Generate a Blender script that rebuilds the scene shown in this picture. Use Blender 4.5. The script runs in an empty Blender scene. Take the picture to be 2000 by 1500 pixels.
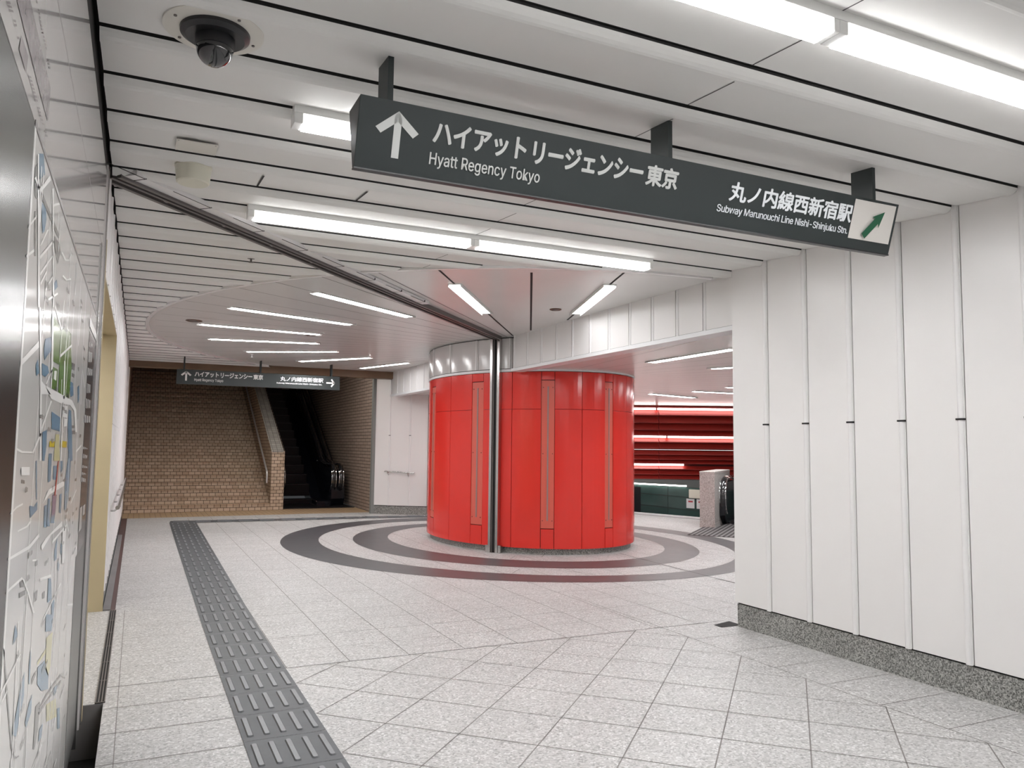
import bpy, math, random
from math import sin, cos, pi, radians, sqrt, atan2
from mathutils import Vector, Matrix
random.seed(7)
S = bpy.context.scene
C = S.collection

# ---------------------------------------------------------------- camera
YAW, PITCH, ROLL = 0.44444564, 0.0792108, 0.01130704
cam_d = bpy.data.cameras.new('camera')
cam_d.sensor_width = 36.0
cam_d.lens = 1529.6 / 2000 * 36.0
cam_d.clip_start = 0.05
cam = bpy.data.objects.new('camera', cam_d)
C.objects.link(cam)
fw = Vector((sin(YAW) * cos(PITCH), cos(YAW) * cos(PITCH), sin(PITCH)))
rt = Vector((cos(YAW), -sin(YAW), 0))
up = rt.cross(fw)
r2 = rt * cos(ROLL) + up * sin(ROLL)
u2 = up * cos(ROLL) - rt * sin(ROLL)
cam.matrix_world = Matrix(((r2.x, u2.x, -fw.x, 0), (r2.y, u2.y, -fw.y, 0), (r2.z, u2.z, -fw.z, 1.5), (0, 0, 0, 1)))
S.camera = cam

# ---------------------------------------------------------------- world, exposure
W = bpy.data.worlds.new('world')
S.world = W
W.use_nodes = True
W.node_tree.nodes['Background'].inputs[0].default_value = (0.9, 0.95, 1.0, 1)
W.node_tree.nodes['Background'].inputs[1].default_value = 0.05
S.view_settings.view_transform = 'Standard'
S.view_settings.look = 'None'
S.view_settings.gamma = 1.0
S.view_settings.use_curve_mapping = False
S.view_settings.exposure = 0.0
TUBE = 42.0      # radiance of the fluorescent diffusers

# ---------------------------------------------------------------- materials
def _nt(name):
    m = bpy.data.materials.new(name)
    m.use_nodes = True
    nt = m.node_tree
    return m, nt, nt.nodes['Principled BSDF']

def N(nt, t, **kw):
    n = nt.nodes.new(t)
    for k, v in kw.items():
        setattr(n, k, v)
    return n

def mat(name, col, rough=0.5, metal=0.0, spec=0.5, var=0.0, scale=3.0, coat=0.0, bump=0.0):
    m, nt, b = _nt(name)
    b.inputs['Roughness'].default_value = rough
    b.inputs['Metallic'].default_value = metal
    b.inputs['Specular IOR Level'].default_value = spec
    b.inputs['Coat Weight'].default_value = coat
    b.inputs['Coat Roughness'].default_value = 0.06
    tc = N(nt, 'ShaderNodeTexCoord')
    nz = N(nt, 'ShaderNodeTexNoise')
    nz.inputs['Scale'].default_value = scale
    nz.inputs['Detail'].default_value = 4
    nt.links.new(tc.outputs['Object'], nz.inputs['Vector'])
    r = N(nt, 'ShaderNodeValToRGB')
    r.color_ramp.elements[0].position = 0.3
    r.color_ramp.elements[1].position = 0.7
    r.color_ramp.elements[0].color = tuple(c * (1 - var) for c in col) + (1,)
    r.color_ramp.elements[1].color = tuple(min(1, c * (1 + var)) for c in col) + (1,)
    nt.links.new(nz.outputs['Fac'], r.inputs['Fac'])
    nt.links.new(r.outputs['Color'], b.inputs['Base Color'])
    if bump:
        bp = N(nt, 'ShaderNodeBump')
        bp.inputs['Strength'].default_value = bump
        bp.inputs['Distance'].default_value = 0.01
        nt.links.new(nz.outputs['Fac'], bp.inputs['Height'])
        nt.links.new(bp.outputs['Normal'], b.inputs['Normal'])
    return m

def granite(name, cols, scale=90.0, rough=0.5, blotch=0.06, spec=0.5):
    m, nt, b = _nt(name)
    b.inputs['Roughness'].default_value = rough
    b.inputs['Specular IOR Level'].default_value = spec
    tc = N(nt, 'ShaderNodeTexCoord')
    v = N(nt, 'ShaderNodeTexVoronoi')
    v.inputs['Scale'].default_value = scale
    nt.links.new(tc.outputs['Object'], v.inputs['Vector'])
    sep = N(nt, 'ShaderNodeSeparateColor')
    nt.links.new(v.outputs['Color'], sep.inputs['Color'])
    r = N(nt, 'ShaderNodeValToRGB')
    e = r.color_ramp.elements
    while len(e) < len(cols):
        e.new(0.5)
    for i, (p, c) in enumerate(cols):
        e[i].position = p
        e[i].color = c + (1,)
    nt.links.new(sep.outputs['Red'], r.inputs['Fac'])
    nz = N(nt, 'ShaderNodeTexNoise')
    nz.inputs['Scale'].default_value = 1.7
    nz.inputs['Detail'].default_value = 5
    nt.links.new(tc.outputs['Object'], nz.inputs['Vector'])
    mr = N(nt, 'ShaderNodeMapRange')
    mr.inputs['From Min'].default_value = 0.3
    mr.inputs['From Max'].default_value = 0.7
    mr.inputs['To Min'].default_value = 1 - blotch
    mr.inputs['To Max'].default_value = 1 + blotch
    nt.links.new(nz.outputs['Fac'], mr.inputs['Value'])
    mx = N(nt, 'ShaderNodeVectorMath', operation='SCALE')
    nt.links.new(r.outputs['Color'], mx.inputs[0])
    nt.links.new(mr.outputs['Result'], mx.inputs['Scale'])
    nt.links.new(mx.outputs['Vector'], b.inputs['Base Color'])
    return m

def brick(name, c1, c2, mortar, w, h, off=0.5, rough=0.6, msize=0.006):
    m, nt, b = _nt(name)
    b.inputs['Roughness'].default_value = rough
    uv = N(nt, 'ShaderNodeUVMap')
    t = N(nt, 'ShaderNodeTexBrick')
    t.offset = off
    t.inputs['Color1'].default_value = c1 + (1,)
    t.inputs['Color2'].default_value = c2 + (1,)
    t.inputs['Mortar'].default_value = mortar + (1,)
    t.inputs['Scale'].default_value = 1.0
    t.inputs['Mortar Size'].default_value = msize
    t.inputs['Mortar Smooth'].default_value = 0.1
    t.inputs['Bias'].default_value = 0.0
    t.inputs['Brick Width'].default_value = w
    t.inputs['Row Height'].default_value = h
    nt.links.new(uv.outputs['UV'], t.inputs['Vector'])
    nt.links.new(t.outputs['Color'], b.inputs['Base Color'])
    return m

def emit(name, col, strength):
    m, nt, b = _nt(name)
    b.inputs['Base Color'].default_value = col + (1,)
    b.inputs['Emission Color'].default_value = col + (1,)
    b.inputs['Emission Strength'].default_value = strength
    return m

M = {}
M['floor'] = granite('floor_granite', [(0.0, (.28, .272, .265)), (0.16, (.375, .367, .359)), (0.5, (.455, .446, .438)), (0.86, (.52, .51, .50)), (0.97, (.64, .632, .625))], 95, 0.5, 0.05, .4)
M['grout'] = mat('grout', (.20, .185, .175), .8, var=.2)
M['ring'] = mat('ring_stone', (.080, .077, .082), .38, var=.10, scale=6)
M['plinth'] = granite('plinth_granite', [(0.0, (.07, .07, .065)), (0.25, (.16, .16, .15)), (0.6, (.27, .27, .255)), (0.9, (.42, .41, .39))], 130, 0.45, 0.15)
M['pedestal'] = granite('pedestal_granite', [(0.0, (.34, .31, .285)), (0.3, (.52, .48, .45)), (0.7, (.62, .585, .56)), (0.95, (.74, .71, .69))], 95, 0.35, 0.08)
M['ceil'] = mat('ceiling_enamel', (.775, .765, .745), .52, spec=.3, var=.02, scale=2)
M['disc'] = mat('disc_enamel', (.76, .75, .735), .24, var=.015, scale=2)
M['hrail'] = mat('handrail_gloss', (.02, .02, .022), .12, coat=1.0)
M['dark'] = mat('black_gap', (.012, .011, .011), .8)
M['seam'] = mat('dark_seam', (.05, .045, .045), .7)
M['wall'] = mat('white_enamel_panel', (.78, .76, .75), .32, var=.012, scale=1.5)
M['rib'] = mat('white_rib', (.78, .765, .76), .28)
M['lip'] = mat('white_lip', (.78, .78, .79), .3)
M['red'] = mat('red_enamel', (.72, .034, .025), .20, var=.03, scale=1.2)
M['redcore'] = mat('dark_red_gap', (.10, .006, .006), .6)
M['slot'] = mat('pale_red_slot', (.66, .115, .08), .30)
M['slit'] = mat('grey_slit', (.30, .20, .19), .35)
M['capw'] = mat('cap_enamel', (.62, .60, .59), .14, var=.01)
M['steel'] = mat('stainless', (.55, .54, .53), .22, 1.0)
M['bsteel'] = mat('brushed_steel', (.105, .108, .105), .24, 1.0, var=.08, scale=9)
M['dsteel'] = mat('dark_steel', (.15, .135, .13), .42, .5)
M['satin'] = mat('satin_steel', (.62, .61, .60), .42, .55)
M['chrome'] = mat('chrome', (.75, .75, .76), .08, 1.0)
M['black'] = mat('black_paint', (.012, .012, .014), .35)
M['rubber'] = mat('black_rubber', (.004, .004, .005), .35, spec=.15)
M['navy'] = mat('navy_panel', (.006, .007, .011), .25)
M['sign'] = mat('sign_slate', (.018, .026, .026), .5, var=.03)
M['signside'] = mat('sign_side', (.03, .03, .03), .5)
M['letter'] = mat('sign_letter', (.68, .69, .67), .5)
M['litter'] = mat('sign_letter_bright', (.93, .96, .98), .5)
M['sticker'] = mat('sticker_paper', (.70, .67, .63), .5, var=.02)
M['green'] = mat('green_arrow', (.008, .10, .045), .5)
M['map'] = mat('map_print', (.74, .725, .705), .12, coat=.15)
M['mapW'] = mat('map_road', (.90, .89, .87), .2)
M['mapB'] = mat('map_blue', (.17, .30, .43), .15)
M['mapG'] = mat('map_green', (.15, .27, .07), .15)
M['mapY'] = mat('map_yellow', (.72, .55, .04), .15)
M['mapP'] = mat('map_pale_yellow', (.66, .62, .36), .15)
M['mapR'] = mat('map_red_line', (.5, .02, .03), .15)
M['mapU'] = mat('map_purple', (.27, .2, .3), .15)
M['mapD'] = mat('map_grey', (.25, .245, .24), .15)
M['mapH'] = mat('map_header_ink', (.32, .29, .295), .18, var=.12, scale=30)
M['mapL'] = mat('legend_print', (.46, .45, .44), .2)
M['legend'] = mat('legend_panel', (.07, .062, .062), .15, spec=.25)
M['glossw'] = mat('glossy_white_panel', (.60, .575, .565), .09, coat=.3)
M['beige'] = mat('beige_paint', (.46, .385, .245), .55, var=.04)
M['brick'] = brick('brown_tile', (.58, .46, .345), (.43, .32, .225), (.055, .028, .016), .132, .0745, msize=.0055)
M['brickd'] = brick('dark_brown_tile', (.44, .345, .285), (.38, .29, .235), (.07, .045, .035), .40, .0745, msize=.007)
M['tread'] = brick('tan_tread_tile', (.56, .42, .30), (.42, .29, .19), (.055, .03, .018), .132, .10, msize=.0055)
M['cap'] = brick('pale_cap_tile', (.42, .40, .36), (.30, .285, .26), (.14, .13, .12), .10, .09, off=0)
M['tanfloor'] = brick('tan_floor_tile', (.47, .33, .20), (.42, .29, .17), (.25, .17, .10), .10, .10, off=0)
M['brown'] = mat('brown_beam', (.17, .105, .06), .5, var=.1)
M['tact'] = mat('tactile_grey', (.085, .09, .096), .55, var=.08, scale=12)
M['tactb'] = mat('tactile_bar', (.165, .172, .182), .42, var=.06, scale=12)
M['tube'] = emit('tube_light', (.985, .99, 1.0), TUBE)
M['tubes'] = emit('tube_side', (1.0, .985, .96), 1.3)
M['tuben'] = emit('tube_light_near_column', (.985, .99, 1.0), 16.0)
M['tubef'] = emit('tube_light_far', (1.0, .99, .98), 58.0)
M['tubeh'] = emit('tube_light_hall', (.985, .99, 1.0), 46.0)
M['tubew'] = emit('added_stairwell_tube', (1.0, .96, .90), 30.0)  # only for the lamp added over the stairs
M['tube2'] = emit('strip_tube', (1.0, .97, .93), 9.0)
M['tubee'] = mat('tube_end', (.85, .85, .83), .3)
M['cream'] = mat('cream_plastic', (.70, .68, .57), .4)
M['plate'] = mat('access_plate', (.68, .655, .60), .4)
M['rust'] = mat('bronze_grille', (.16, .10, .075), .45, .4)
M['glass'] = mat('smoked_dome', (.02, .02, .022), .06, coat=1.0)
M['louver'] = mat('red_louver', (.40, .028, .02), .5, var=.05)
M['gwall'] = mat('dark_green_tile', (.045, .08, .072), .16, var=.12, scale=2)
M['gseam'] = mat('green_joint', (.01, .014, .013), .6)
M['greyband'] = mat('grey_band', (.24, .26, .25), .5)
M['notice'] = mat('notice_paper', (.72, .73, .73), .5)
M['nred'] = mat('notice_red', (.42, .05, .06), .5)
M['gutter'] = mat('gutter_stone', (.20, .19, .19), .5, var=.1)
M['maroon'] = mat('maroon_tile', (.09, .045, .04), .5)
M['grate'] = mat('grate_metal', (.22, .20, .19), .45, .6)

# ---------------------------------------------------------------- mesh helper
class MB:
    def __init__(s):
        s.v, s.f, s.mi, s.m = [], [], [], []
    def slot(s, m):
        if m not in s.m:
            s.m.append(m)
        return s.m.index(m)
    def face(s, pts, m):
        i = len(s.v)
        s.v += [tuple(p) for p in pts]
        s.f.append(tuple(range(i, i + len(pts))))
        s.mi.append(s.slot(m))
    def box(s, x0, x1, y0, y1, z0, z1, m):
        s.prism([(x0, y0), (x1, y0), (x1, y1), (x0, y1)], z0, z1, m)
    def prism(s, poly, z0, z1, m, top=True, bottom=True):
        n = len(poly)
        i = len(s.v)
        k = s.slot(m)
        s.v += [(p[0], p[1], z0) for p in poly] + [(p[0], p[1], z1) for p in poly]
        for a in range(n):
            b = (a + 1) % n
            s.f.append((i + a, i + b, i + n + b, i + n + a)); s.mi.append(k)
        if bottom:
            s.f.append(tuple(i + a for a in reversed(range(n)))); s.mi.append(k)
        if top:
            s.f.append(tuple(i + n + a for a in range(n))); s.mi.append(k)
    def obox(s, o, ex, ey, ez, m):
        """box from corner o and three edge vectors"""
        o, ex, ey, ez = Vector(o), Vector(ex), Vector(ey), Vector(ez)
        i = len(s.v)
        k = s.slot(m)
        for c in (0, 1):
            for q in (o, o + ex, o + ex + ey, o + ey):
                s.v.append(tuple(q + ez * c))
        F = [(0, 3, 2, 1), (4, 5, 6, 7), (0, 1, 5, 4), (1, 2, 6, 5), (2, 3, 7, 6), (3, 0, 4, 7)]
        if ex.cross(ey).dot(ez) < 0:
            F = [tuple(reversed(f)) for f in F]
        for f in F:
            s.f.append(tuple(i + a for a in f)); s.mi.append(k)
    def extrude(s, prof, p0, p1, m, caps=True):
        """profile of (d, e) offsets given as 3-D vectors, swept from p0 to p1"""
        n = len(prof)
        i = len(s.v)
        k = s.slot(m)
        p0, p1 = Vector(p0), Vector(p1)
        s.v += [tuple(p0 + Vector(q)) for q in prof] + [tuple(p1 + Vector(q)) for q in prof]
        for a in range(n):
            b = (a + 1) % n
            s.f.append((i + a, i + b, i + n + b, i + n + a)); s.mi.append(k)
        if caps:
            s.f.append(tuple(i + a for a in reversed(range(n)))); s.mi.append(k)
            s.f.append(tuple(i + n + a for a in range(n))); s.mi.append(k)
    def tube(s, path, r, m, seg=10, caps=True, sx=1.0):
        path = [Vector(p) for p in path]
        i0 = len(s.v)
        k = s.slot(m)
        ref = Vector((0, 0, 1))
        if abs((path[1] - path[0]).normalized().dot(ref)) > .9:
            ref = Vector((1, 0, 0))
        n = len(path)
        for j, p in enumerate(path):
            d = (path[min(j + 1, n - 1)] - path[max(j - 1, 0)]).normalized()
            a = d.cross(ref)
            if a.length < 1e-4:
                a = d.cross(Vector((1, 0, 0)))
            a.normalize()
            b = a.cross(d).normalized()
            ref = b
            for q in range(seg):
                t = 2 * pi * q / seg
                s.v.append(tuple(p + a * (r * sx * cos(t)) + b * (r * sin(t))))
        for j in range(n - 1):
            for q in range(seg):
                e = (q + 1) % seg
                s.f.append((i0 + j * seg + q, i0 + j * seg + e, i0 + (j + 1) * seg + e, i0 + (j + 1) * seg + q)); s.mi.append(k)
        if caps:
            s.f.append(tuple(i0 + q for q in reversed(range(seg)))); s.mi.append(k)
            s.f.append(tuple(i0 + (n - 1) * seg + q for q in range(seg))); s.mi.append(k)
    def lathe(s, c, prof, m, seg=32):
        """prof: list of (r, z)"""
        i0 = len(s.v)
        k = s.slot(m)
        n = len(prof)
        for r, z in prof:
            for q in range(seg):
                t = 2 * pi * q / seg
                s.v.append((c[0] + r * cos(t), c[1] + r * sin(t), c[2] + z))
        for j in range(n - 1):
            for q in range(seg):
                e = (q + 1) % seg
                s.f.append((i0 + j * seg + q, i0 + j * seg + e, i0 + (j + 1) * seg + e, i0 + (j + 1) * seg + q)); s.mi.append(k)
        s.f.append(tuple(i0 + q for q in range(seg))); s.mi.append(k)
        s.f.append(tuple(i0 + (n - 1) * seg + q for q in range(seg))); s.mi.append(k)
    def build(s, name, parent=None, smooth=False, label=None, kind=None, bevel=0.0):
        me = bpy.data.meshes.new(name)
        me.from_pydata(s.v, [], s.f)
        for m in s.m:
            me.materials.append(M[m])
        me.polygons.foreach_set('material_index', s.mi)
        uv = me.uv_layers.new(name='UVMap')
        for p in me.polygons:
            nx, ny, nz = (abs(c) for c in p.normal)
            for li in p.loop_indices:
                x, y, z = me.vertices[me.loops[li].vertex_index].co
                uv.data[li].uv = (x, y) if nz > max(nx, ny) else ((y, z) if nx > ny else (x, z))
        if smooth:
            me.polygons.foreach_set('use_smooth', [True] * len(me.polygons))
            me.set_sharp_from_angle(angle=radians(35))
        me.update()
        o = bpy.data.objects.new(name, me)
        C.objects.link(o)
        if parent:
            o.parent = parent
            r = parent
            off = Vector((0, 0, 0))
            while r:
                off += r.location
                r = r.parent
            if off.length:
                me.transform(Matrix.Translation(-off))
        if label:
            o['label'] = label
        if kind:
            o['kind'] = kind
        if bevel:
            b = o.modifiers.new('bevel', 'BEVEL')
            b.width = bevel
            b.segments = 2
            b.limit_method = 'ANGLE'
        return o

def thing(name, label, cat, loc, group=None):
    o = bpy.data.objects.new(name, None)
    C.objects.link(o)
    o.location = loc
    o.empty_display_size = .1
    tag(o, label, cat, group)
    return o

def tag(o, label, cat, group=None):
    o['label'] = label
    o['category'] = cat
    if group:
        o['group'] = group
    return o

def struct(name, mb, **kw):
    return mb.build(name, kind='structure', **kw)

class Ell:
    def __init__(s, cx, cy, a, b, deg):
        s.cx, s.cy, s.a, s.b, s.t = cx, cy, a, b, radians(deg)
    def at(s, u, da=0.0):
        """point at parameter u (degrees), grown by da"""
        u = radians(u)
        p, q = (s.a + da) * cos(u), (s.b + da) * sin(u)
        return (s.cx + p * cos(s.t) - q * sin(s.t), s.cy + p * sin(s.t) + q * cos(s.t))
    def poly(s, n=96, da=0.0):
        return [s.at(360 * i / n, da) for i in range(n)]
    def par(s, x, y):
        dx, dy = x - s.cx, y - s.cy
        p, q = dx * cos(s.t) + dy * sin(s.t), -dx * sin(s.t) + dy * cos(s.t)
        return math.degrees(atan2(q / s.b, p / s.a))
    def inside(s, x, y, da=0.0):
        dx, dy = x - s.cx, y - s.cy
        p, q = dx * cos(s.t) + dy * sin(s.t), -dx * sin(s.t) + dy * cos(s.t)
        return (p / (s.a + da)) ** 2 + (q / (s.b + da)) ** 2 < 1
    def xleft(s, y):
        """left boundary x at y, or None"""
        pts = s.poly(720)
        best = None
        for i in range(720):
            (x0, y0), (x1, y1) = pts[i], pts[(i + 1) % 720]
            if (y0 - y) * (y1 - y) <= 0 and y0 != y1:
                x = x0 + (x1 - x0) * (y - y0) / (y1 - y0)
                best = x if best is None else min(best, x)
        return best

# ================================================================ SETTING
COL = Ell(5.79, 11.556, 1.988, 1.466, -86.26)        # plinth of the red drum
DISC = Ell(5.116, 11.46, 5.933, 5.066, -99.57)       # round ceiling field
XL, XR, ZC, P = -0.197, 4.65, 3.06, 0.4185            # ceiling edges, height, slat pitch
XF = 4.76                                             # plane of the white header
YB = -7.0                                             # wall behind the camera
YE = 16.25                                            # where the ceiling stops before the stairs

# ---- floor: granite, joints, rings
fl = MB()
fl.face([(-.11, YB, 0), (4.70, YB, 0), (4.70, 17.25, 0), (-.11, 17.25, 0)], 'floor')
E0, E1 = Vector((10.281, 15.077, 0)), Vector((10.843, 13.442, 0))
ED = (E1 - E0).normalized()
EN = Vector((-ED.y, ED.x, 0))
if EN.x < 0:
    EN = -EN
q0, q1 = E0 - ED * 2.6, E1 + ED * 1.15
fl.face([(4.70, 5.2, 0), (15.5, 5.2, 0), (15.5, 9.9, 0), (12.2, 11.2, 0), tuple(q1), tuple(q0), (8.2, 17.6, 0), (4.70, 17.25, 0)], 'floor')
fl.face([(-1.2, 5.19, 0), (-.11, 5.19, 0), (-.11, 7.95, 0), (-1.2, 7.95, 0)], 'floor')
fl.box(-.11, 0, YB, 5.19, -.30, -.002, 'gutter')
def joint(p, q, w=.006, z=.0012, m='grout'):
    p, q = Vector((p[0], p[1], z)), Vector((q[0], q[1], z))
    d = (q - p).normalized()
    n = Vector((-d.y, d.x, 0)) * (w / 2)
    fl.face([p - n, q - n, q + n, p + n], m)
G = .43
RO = Ell(5.461, 11.475, 4.073, 3.465, -80.0)
RI = Ell(5.528, 11.392, 3.595, 2.95, -78.1)
SO = Ell(5.565, 11.398, 3.04, 2.479, -78.8)
SI = Ell(5.634, 11.477, 2.549, 1.976, -80.3)
# left border and the straight field beyond y = 5.5
y = 5.50
while y > YB:
    joint((-.11, y), (.55, y), .005)
    joint((4.03, y), (XR, y), .005)
    y -= G
joint((-.035, YB), (-.035, 7.9), .004)
y = 5.50
k = 0
while y < 17.0:
    joint((-.11, y), (.55, y), .004)
    joint((.97, y), (4.7 if y < 7.4 else 2.4, y), .0055 if k % 2 == 0 else .004)
    if 5.6 < y < 17:
        joint((4.7, y), (9.3, y), .004)
    y += G
    k += 1
k = 0
while .97 + G * k < 9.5:
    x = .97 + G * k
    joint((x, 5.50), (x, 17.0 if x < 8.6 else 14.5), .006)
    k += 1
for k in range(5):
    joint((-.11 + 0.0, 8.2 + 2 * k), (.55, 8.2 + 2 * k), .005)
# diagonal field between the strip and the right border, y < 5.5
def clipseg(c, sgn, x0=.97, x1=4.03, y1=5.50, y0=YB):
    # line x + sgn*y = c inside the rectangle
    pts = []
    for x in (x0, x1):
        yy = (c - x) / sgn
        if y0 <= yy <= y1:
            pts.append((x, yy))
    for yy in (y0, y1):
        x = c - sgn * yy
        if x0 < x < x1:
            pts.append((x, yy))
    return pts[:2] if len(pts) >= 2 else None
for k in range(-14, 24):
    g = clipseg(-1.115 + .61 * k, -1)
    if g: joint(g[0], g[1], .007)
    g = clipseg(5.50 + .615 * (k - 14), 1)
    if g: joint(g[0], g[1], .0055)
joint((4.03, YB), (4.03, 7.0), .006)
joint((.97, 5.50), (4.65, 5.50), .006)
# ring inlays
def ring(a, b, z=.0024, n=160):
    for i in range(n):
        u, v = 360 * i / n, 360 * (i + 1) / n
        fl.face([a.at(u) + (z,), a.at(v) + (z,), b.at(v) + (z,), b.at(u) + (z,)][::1], 'ring')
ring(RO, RI)
ring(SO, SI)
joint((6.24, 9.50), (6.10, 6.96), .012, .0034, 'seam')
joint((5.02, 9.55), (5.30, 9.93), .008, .0034)
joint((4.55, 9.55), (4.75, 9.80), .008, .0034)
joint((4.65, 8.6), (4.95, 8.05), .008, .0034)
joint((4.30, 8.75), (4.05, 8.45), .008, .0034)
# dark pit at the end of the right wall, tan tiles in front of the stairs, gutter at the left wall
fl.face([(4.50, 5.30, .003), (4.72, 5.30, .003), (4.72, 5.46, .003), (4.50, 5.40, .003)], 'dark')
fl.face([(-.21, 17.25, 0), (4.78, 17.25, 0), (4.78, 18.70, 0), (-.21, 18.70, 0)], 'tanfloor')
fl.face([(-.21, 7.95, -.004), (-.11, 7.95, -.004), (-.11, 17.25, -.004), (-.21, 17.25, -.004)], 'maroon')
fl.box(-.21, -.150, 7.96, 14.2, -.003, .012, 'gutter')
fl.box(-.6, -.11, YB, 5.185, -.36, -.30, 'dark')
fl.box(-.6, -.58, YB, 5.185, -.30, .0, 'dark')
fl.box(-.58, -.11, 5.185, 5.189, -.30, -.002, 'gutter')
struct('floor', fl)

# ---- slatted ceiling
cl = MB()
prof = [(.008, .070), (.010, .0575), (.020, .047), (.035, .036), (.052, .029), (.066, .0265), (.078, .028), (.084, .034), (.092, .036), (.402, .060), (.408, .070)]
def zrow(j): return 3.0 + prof[j][1]
kk = int((2.798 - YB) / P)
y0 = 2.798 - kk * P
while y0 < YE - .05:
    near = y0 + P < 5.75
    rows = []
    for dy, dz in prof:
        yy = y0 + dy
        xr = XR - .002
        if yy > 5.50:
            xe = DISC.xleft(yy)
            if xe is not None:
                xr = min(XF, xe)
            elif yy < 7:
                xr = XF
        elif yy > 5.29:
            xr = XF
        rows.append((xr, yy, 3.0 + dz))
    # subdivide the wide panel so that its end follows the round field
    full = []
    for a, b in zip(rows[:-1], rows[1:]):
        n = 8 if b[1] - a[1] > .15 else 1
        for i in range(n):
            t = i / n
            yy = a[1] + (b[1] - a[1]) * t
            xr = a[0]
            if yy > 5.50:
                xe = DISC.xleft(yy)
                xr = min(XF, xe) if xe is not None else (XF if yy < 7 else a[0])
            full.append((xr, yy, a[2] + (b[2] - a[2]) * t))
    full.append(rows[-1])
    for a, b in zip(full[:-1], full[1:]):
        cl.face([(XL, a[1], a[2]), (XL, b[1], b[2]), (b[0], b[1], b[2]), (a[0], a[1], a[2])], 'dark' if a[2] > 3.065 else 'ceil')  # top of the bead front painted dark as shade in the gap
    # cut ends
    for X, flip in ((XL, False),):
        poly = [(X, yy, zz) for _, yy, zz in full]
        cl.face(poly, 'ceil')
    # dark joint between two slats
    cl.face([(XL, y0 - .012, 3.071), (rows[0][0], y0 - .012, 3.071), (rows[0][0], y0 + .014, 3.071), (XL, y0 + .014, 3.071)], 'dark')
    # butt joint across the slat
    if 2.195 < rows[0][0]:
        a, b = rows[8], rows[9]
        cl.face([(2.192, a[1], a[2] - .0012), (2.198, a[1], a[2] - .0012), (2.198, b[1], b[2] - .0012), (2.192, b[1], b[2] - .0012)], 'seam')
    y0 += P
for x in (.588, 1.195):
    cl.face([(x - .006, 4.58, 3.031), (x + .006, 4.58, 3.031), (x + .006, 4.86, 3.0535), (x - .006, 4.86, 3.0535)], 'dark')
cl.box(-1.3, 4.9, YB - .3, 5.4, 3.12, 3.2, 'dark')
cl.box(-.40, 4.95, 5.4, YE, 3.12, 3.2, 'dark')
struct('ceiling', cl)

# ---- round ceiling field with radial joints
dc = MB()
pl = []
for p in DISC.poly(240, -.005):
    x, yy = min(p[0], 4.93), min(p[1], YE)
    if not pl or (abs(x - pl[-1][0]) + abs(yy - pl[-1][1])) > 1e-4:
        pl.append((x, yy))
dc.face([(x, yy, ZC) for x, yy in reversed(pl)], 'disc')
LIGHTS = [((2.70, 6.99), (3.655, 8.37)), ((4.03, 6.30), (4.57, 7.90)), ((1.578, 8.069), (2.946, 9.066)),
          ((.888, 9.444), (2.475, 10.031)), ((.647, 10.972), (2.315, 11.154)), ((.881, 12.482), (2.486, 12.15)),
          ((1.583, 13.913), (2.979, 13.08)), ((2.675, 15.035), (3.713, 13.705)), ((4.05, 15.75), (4.56, 14.18))]
CC = Vector((5.70, 11.42, 0))
def seam(a, b, w=.009, m='seam'):
    a, b = Vector((a[0], a[1], ZC - .0015)), Vector((b[0], b[1], ZC - .0015))
    d = (b - a).normalized()
    n = Vector((-d.y, d.x, 0)) * (w / 2)
    dc.face([a - n, a + n, b + n, b - n], m)
for i, (a, b) in enumerate(LIGHTS):
    a, b = Vector(a + (0,)), Vector(b + (0,))
    d = (b - a).normalized()
    p = a.copy()
    while DISC.inside(p.x, p.y, -.12) and p.y < YE - .05:
        p -= d * .03
    q = b.copy()
    while not COL.inside(q.x, q.y, .1) and q.x < 4.72:
        q += d * .03
    seam(p, q, .022 if i < 2 else .010, 'dark' if i < 2 else 'seam')
seam((3.133, 6.197), (4.72, 9.34), .022, 'dark')
order = [0] + list(range(2, 9))
for i, j in zip(order[:-1], order[1:]):
    a0, b0, a1, b1 = (Vector(LIGHTS[n][m] + (0,)) for n, m in ((i, 0), (i, 1), (j, 0), (j, 1)))
    for t in (.33, .67):
        a, b = a0.lerp(a1, t), b0.lerp(b1, t)
        d = (b - a).normalized()
        p = a.copy()
        while DISC.inside(p.x, p.y, -.15) and p.y < YE - .05:
            p -= d * .03
        q = b.copy()
        while not COL.inside(q.x, q.y, .1) and q.x < 4.72:
            q += d * .03
        seam(p, q, .009)
struct('ceiling_round_field', dc)
rm = MB()
n = 240
for i in range(n):
    u, v = 360 * i / n, 360 * (i + 1) / n
    a, b = DISC.at(u, -.002), DISC.at(v, -.002)
    if max(a[0], b[0]) > 4.78 or max(a[1], b[1]) > YE:
        continue
    c, d = DISC.at(u, -.045), DISC.at(v, -.045)
    rm.face([a + (3.036,), b + (3.036,), d + (3.036,), c + (3.036,)], 'rib')
    rm.face([c + (3.036,), d + (3.036,), d + (ZC + .004,), c + (ZC + .004,)], 'rib')
    rm.face([b + (3.036,), a + (3.036,), a + (3.10,), b + (3.10,)], 'rib')
struct('trim_1', rm, smooth=True)

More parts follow.
